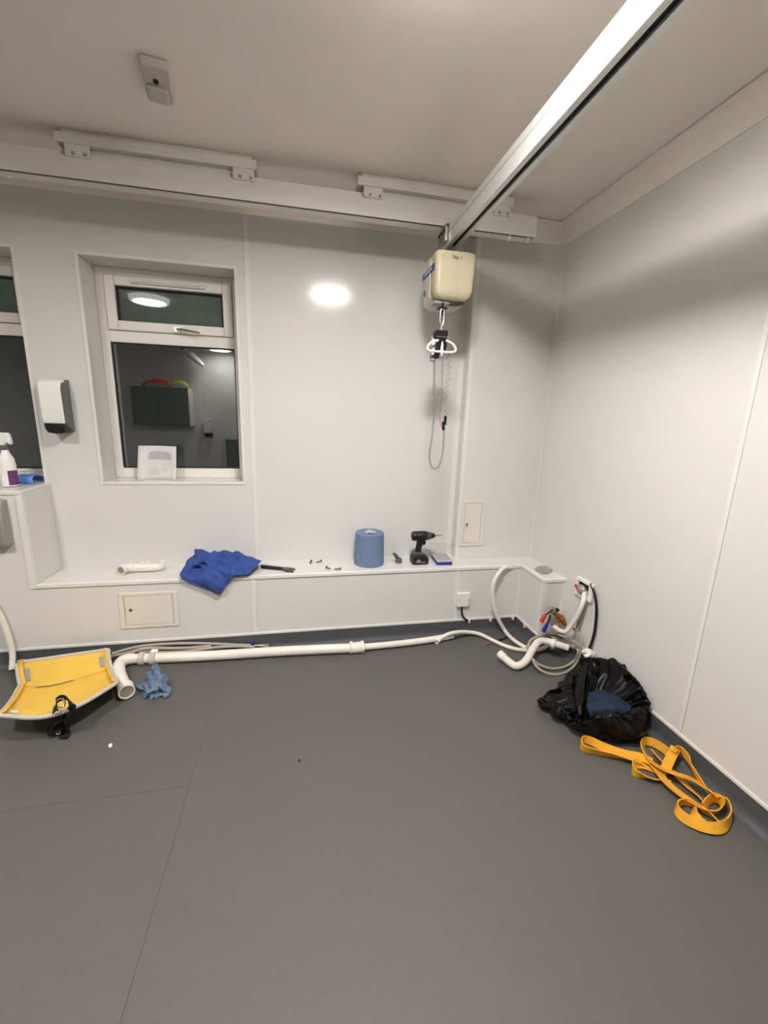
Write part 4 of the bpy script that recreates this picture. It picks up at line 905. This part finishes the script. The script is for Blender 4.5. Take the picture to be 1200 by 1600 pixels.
obj('worn_patch', pad_patch(0.53, 0.60, 0.20, 0.60, 0.012), mat('worn_cream_lining', srgb(214, 190, 120), 0.8, var=0.2, vscale=40), yp, solid=0.001, offset=0)
obj('sticker', pad_patch(0.90, 0.94, 0.09, 0.16, 0.004), 'paper', yp, solid=0.001, offset=0)
s = [(-0.963,-0.869,0.17),(-0.97,-0.836,0.19),(-0.954,-0.824,0.2),(-0.932,-0.829,0.195),(-0.915,-0.845,0.175),(-0.922,-0.846,0.135),(-0.948,-0.821,0.07),(-0.957,-0.826,0.032),(-0.962,-0.847,0.026)]
obj('buckle_strap', MB().ribbon(s, 0.034, [60, 65, 65, 65, 60, 40, 15, 0, 0], 0.004), 'strap', yp, smooth=True)
s = [(-0.978,-0.812,0.128),(-0.982,-0.815,0.1),(-0.99,-0.813,0.06),(-0.988,-0.821,0.032)]
obj('strap_tail', MB().ribbon(s, 0.075, [0, 10, 0, 0], 0.006), 'strap', yp, smooth=True)
q = [(-0.96,-0.858,0.185),(-0.931,-0.863,0.185),(-0.941,-0.837,0.202),(-0.963,-0.837,0.202)]
obj('buckle', MB().tube(q, 0.004, n=8, k=2, closed=True), 'chrome', yp, smooth=True)
q = [(-0.994,-0.821,0.055),(-0.979,-0.824,0.055),(-0.977,-0.835,0.04),(-0.989,-0.83,0.04)]
obj('buckle', MB().tube(q, 0.0035, n=8, k=2, closed=True), 'chrome', yp, smooth=True)

# ------------------------------------------------------------------ black bin bag with a dark blue cloth in it
bg = thing('bin_bag', 'open black bin bag slumped against the right wall', 'bag', (1.33, -1.03, ZF))
bottom = [(1.163,-0.946,0.024),(1.168,-1.09,0.024),(1.215,-1.178,0.024),(1.304,-1.237,0.024),(1.41,-1.244,0.024)]+[(1.470, -1.20, 0.03), (1.470, -1.08, 0.03), (1.465, -0.95, 0.03), (1.43, -0.86, 0.03), (1.34, -0.86, 0.03), (1.24, -0.90, 0.03)]
rim = [(1.12,-0.985,0.075),(1.148,-1.088,0.085),(1.165,-1.19,0.105),(1.262,-1.219,0.135),(1.359,-1.248,0.155)]+[(1.485,-1.209,0.15),(1.5,-1.147,0.2),(1.505,-1.049,0.219),(1.5,-0.932,0.196),(1.47,-0.829,0.142)]+[(1.287,-0.961,0.12)]
mid = []
cx, cy = 1.33, -1.03
for i in range(11):
    b_, r_ = bottom[i], rim[i]; out_ = Vector((b_[0]-cx, b_[1]-cy, 0)).normalized()*(0.028 if i not in (5, 6, 7, 8, 9) else 0.0)
    mid.append(((b_[0]+r_[0])/2+out_.x, (b_[1]+r_[1])/2+out_.y, (b_[2]+r_[2])/2))
rim2 = [(r[0]+(cx-r[0])*0.06, r[1]+(cy-r[1])*0.06, r[2]-0.004) for r in rim]
inn = [(r[0]+(cx-r[0])*0.38, r[1]+(cy-r[1])*0.38, r[2]*0.50+0.015) for r in rim]
cen = [(r[0]+(cx-r[0])*0.85, r[1]+(cy-r[1])*0.85, 0.060) for r in rim]
G = patch([bottom, mid, rim, rim2, inn, cen], 12, 7, closed=True)
G = crumple(G, 0.055, 1.0, closed=True, amp2=0.010, sc2=22, keep=lambda u, v: 0.3+0.7*min(1, 5*u*(1-u)), dom=lambda u, v, p: Vector((2.6*math.cos(2*PI*v), 2.6*math.sin(2*PI*v), 1.1*u+4)))
for r in G:
    for p in r: p.z = max(p.z, ZF+0.003); p.x = min(p.x, XR-0.012)
obj('bag_skin', MB().grid(G, closed=True), 'bag', bg, smooth='all')
fold = patch([[(1.382,-0.907,0.195),(1.394,-0.92,0.195)]+[], [(1.266,-1.016,0.16),(1.298,-1.035,0.17)], [(1.21,-1.091,0.13),(1.226,-1.121,0.14)], [(1.184,-1.155,0.11),(1.195,-1.165,0.11)]], 6, 6)
obj('fold_flap', MB().grid(crumple(fold, 0.010, 25)), 'bag', bg, smooth='all', solid=0.002, offset=0)
f2 = patch([[(1.117,-0.988,0.078),(1.123,-1.038,0.07),(1.119,-1.102,0.08)], [(1.175,-1.004,0.1),(1.175,-1.046,0.09),(1.167,-1.095,0.095)], [(1.27,-0.983,0.13),(1.231,-1.059,0.12),(1.194,-1.127,0.11)]], 6, 6)
obj('fold_flap', MB().grid(crumple(f2, 0.022, 25)), 'bag', bg, smooth='all', solid=0.002, offset=0)
rows = [[(1.335,-1.026,0.105),(1.399,-1.031,0.115),(1.456,-1.054,0.115),(1.477,-1.12,0.11)], [(1.277,-1.089,0.11),(1.33,-1.106,0.13),(1.395,-1.125,0.13),(1.45,-1.158,0.115)], [(1.246,-1.136,0.11),(1.293,-1.154,0.125),(1.359,-1.169,0.125),(1.421,-1.183,0.115)], [(1.259,-1.141,0.08),(1.299,-1.156,0.08),(1.368,-1.167,0.08),(1.429,-1.173,0.08)]]
solo('dark_blue_cloth', MB().grid(crumple(patch(rows, 6, 6), 0.016, 18, amp2=0.006, sc2=45)), 'navy', 'dark blue cloth stuffed in the open black bag', 'cloth', smooth='all', solid=0.004, offset=-1)

# ------------------------------------------------------------------ yellow webbing strap
ys = thing('webbing_strap', 'tangled yellow webbing strap on the floor by the right wall', 'strap', (1.36, -1.4, ZF))
W_ = 0.034
def rib(name, pts, tilts): obj(name, MB().ribbon(pts, W_, tilts, 0.004), 'webbing', ys, smooth=True)
rib('left_loop', [(1.361,-1.379,0.05),(1.341,-1.344,0.042),(1.29,-1.317,0.04),(1.235,-1.273,0.04),(1.2,-1.228,0.04),(1.172,-1.219,0.04),(1.147,-1.241,0.04),(1.147,-1.265,0.04),(1.184,-1.289,0.04),(1.245,-1.317,0.038),(1.307,-1.349,0.034),(1.338,-1.365,0.032)], [15, 30, 35, 50, 75, 85, 90, 80, 70, 60, 35, 10])
rib('top_loop', [(1.475,-1.37,0.042),(1.478,-1.329,0.042),(1.462,-1.287,0.042),(1.43,-1.274,0.044),(1.39,-1.303,0.05),(1.363,-1.351,0.054),(1.362,-1.402,0.054),(1.391,-1.443,0.056),(1.435,-1.484,0.06),(1.446,-1.525,0.065),(1.453,-1.556,0.065),(1.454,-1.573,0.06)], [60, 65, 70, 75, 60, 40, 25, 20, 20, 25, 40, 55])
rib('long_strand', [(1.365,-1.358,0.042),(1.359,-1.408,0.042),(1.346,-1.462,0.044),(1.351,-1.513,0.044),(1.365,-1.557,0.046),(1.382,-1.587,0.044),(1.409,-1.601,0.044),(1.446,-1.594,0.046),(1.472,-1.575,0.048),(1.461,-1.556,0.046),(1.427,-1.562,0.042),(1.395,-1.577,0.036)], [20, 15, 12, 12, 20, 40, 60, 75, 80, 80, 75, 60])
rib('end_loop', [(1.471,-1.556,0.05),(1.488,-1.58,0.05),(1.46,-1.62,0.044),(1.409,-1.647,0.042),(1.362,-1.651,0.04),(1.318,-1.634,0.039),(1.288,-1.6,0.039),(1.289,-1.566,0.039),(1.315,-1.549,0.04),(1.352,-1.55,0.04),(1.375,-1.57,0.038),(1.392,-1.599,0.034),(1.404,-1.627,0.03)], [40, 70, 80, 70, 45, 40, 55, 80, 85, 80, 70, 60, 40])
rib('outer_strand', [(1.461,-1.37,0.075),(1.488,-1.367,0.08),(1.488,-1.394,0.09),(1.488,-1.42,0.077),(1.478,-1.442,0.07),(1.462,-1.475,0.07),(1.455,-1.504,0.065),(1.45,-1.54,0.06)], [20, 50, 75, 80, 70, 75, 70, 50])
rib('cross_piece', [(1.488,-1.361,0.081),(1.455,-1.378,0.065),(1.416,-1.401,0.056),(1.39,-1.417,0.046)], [0, 0, 0, 5])
rib('inner_strand', [(1.421,-1.323,0.042),(1.419,-1.358,0.04),(1.423,-1.399,0.035),(1.424,-1.451,0.032),(1.423,-1.501,0.03),(1.42,-1.535,0.032),(1.41,-1.564,0.036)], [50, 40, 25, 20, 30, 50, 60])
rib('lower_loop', [(1.383,-1.428,0.028),(1.366,-1.398,0.028),(1.335,-1.372,0.03),(1.308,-1.363,0.034),(1.274,-1.38,0.038),(1.265,-1.406,0.038),(1.287,-1.424,0.034),(1.316,-1.436,0.032),(1.355,-1.444,0.028),(1.375,-1.455,0.026)], [5, 5, 10, 50, 85, 85, 60, 40, 50, 60])
rib('strap_end', [(1.346,-1.626,0.03),(1.337,-1.61,0.03),(1.34,-1.588,0.032),(1.361,-1.569,0.034)], [10, 20, 60, 80])

# ------------------------------------------------------------------ bits on the floor
solo('white_chip', MB().box(-0.766, -0.754, -0.925, -0.905, ZF+0.0005, ZF+0.006, rz=0.3), 'white', 'tiny white plastic chip on the floor below the yellow support', 'chip', bevel=0.0015)
solo('dark_speck', MB().ell((-0.012, -1.115, ZF+0.003), (0.004, 0.009, 0.0025), 8, 6), 'dark', 'tiny dark speck in the middle of the floor', 'debris')

# ------------------------------------------------------------------ far end of the room, seen only as a reflection in the window
kc = thing('wall_cabinet', 'grey double-door wall cabinet at the far end, mirrored in the window', 'cabinet', (-2.36, YR, 1.10))
obj('body', MB().box(-2.82, -1.90, YR, -5.32, 1.10, 1.755), 'cabinet', kc)
for a, b in ((-2.815, -2.392), (-2.388, -1.905)):
    obj('door', MB().box(a, b, -5.32, -5.30, 1.105, 1.75), 'cabinet', kc, bevel=0.003)
obj('side_panel', MB().box(-1.90, -1.885, YR, -5.30, 1.10, 1.755), 'white', kc)
def bundle(name, x0, x1, m, label):
    G = patch([[(x0, -5.5, 1.757), (x0+0.02, -5.45, 1.80), ((x0+x1)/2, -5.44, 1.85), (x1-0.02, -5.45, 1.82), (x1, -5.5, 1.757)], [(x0, -5.42, 1.757), (x0+0.02, -5.40, 1.83), ((x0+x1)/2, -5.40, 1.885), (x1-0.02, -5.40, 1.85), (x1, -5.42, 1.757)], [(x0, -5.34, 1.757), (x0+0.02, -5.33, 1.79), ((x0+x1)/2, -5.325, 1.82), (x1-0.02, -5.33, 1.80), (x1, -5.34, 1.757)]], 6, 6)
    G = crumple(G, 0.02, 20)
    for r in G:
        for p in r: p.z = max(p.z, 1.757)
    solo(name, MB().grid(G), m, label, 'bundle', smooth='all', solid=0.004, offset=1)
bundle('red_bundle', -2.64, -2.21, 'redfab', 'orange-red folded sling on top of the mirrored cabinet')
bundle('lime_bundle', -2.20, -1.91, 'yellowgreen', 'lime yellow folded sling on top of the mirrored cabinet')
td = thing('towel_dispenser', 'white wall dispenser at the far end, mirrored in the window', 'dispenser', (-1.63, YR, 0.90))
obj('cover', MB().box(-1.71, -1.56, YR, YR+0.12, 0.97, 1.24), 'white', td, bevel=0.015)
obj('base', MB().box(-1.70, -1.57, YR, YR+0.10, 0.90, 0.968), 'black', td, bevel=0.01)
fc = thing('floor_cabinet', 'low grey cupboard at the far end, mirrored in the window corner', 'cabinet', (-0.9, YR, ZF))
obj('body', MB().box(-1.29, -0.5, YR+0.04, -5.2, ZF, 0.86), 'cabinet', fc)
obj('worktop', MB().box(-1.30, -0.49, YR+0.04, -5.18, 0.86, 0.89), 'greyp', fc, bevel=0.004)
for a, b in ((-1.285, -0.897), (-0.893, -0.505)): obj('door', MB().box(a, b, -5.2, -5.185, 0.08, 0.85), 'cabinet', fc)
sl = thing('overhead_boom', 'white tilted arm below the far ceiling, mirrored in the window', 'boom', (-1.95, -5.4, ZC))
obj('arm', MB().tube([(-1.95, -5.4, 2.40), (-1.80, -5.4, 2.30), (-1.63, -5.4, 2.15)], [0.03, 0.06, 0.03], n=14), 'white', sl, smooth=True)
obj('ceiling_mount', MB().cyl((-1.95, -5.4, ZC), (-1.95, -5.4, 2.39), 0.035, 14), 'greyp', sl, smooth=True)
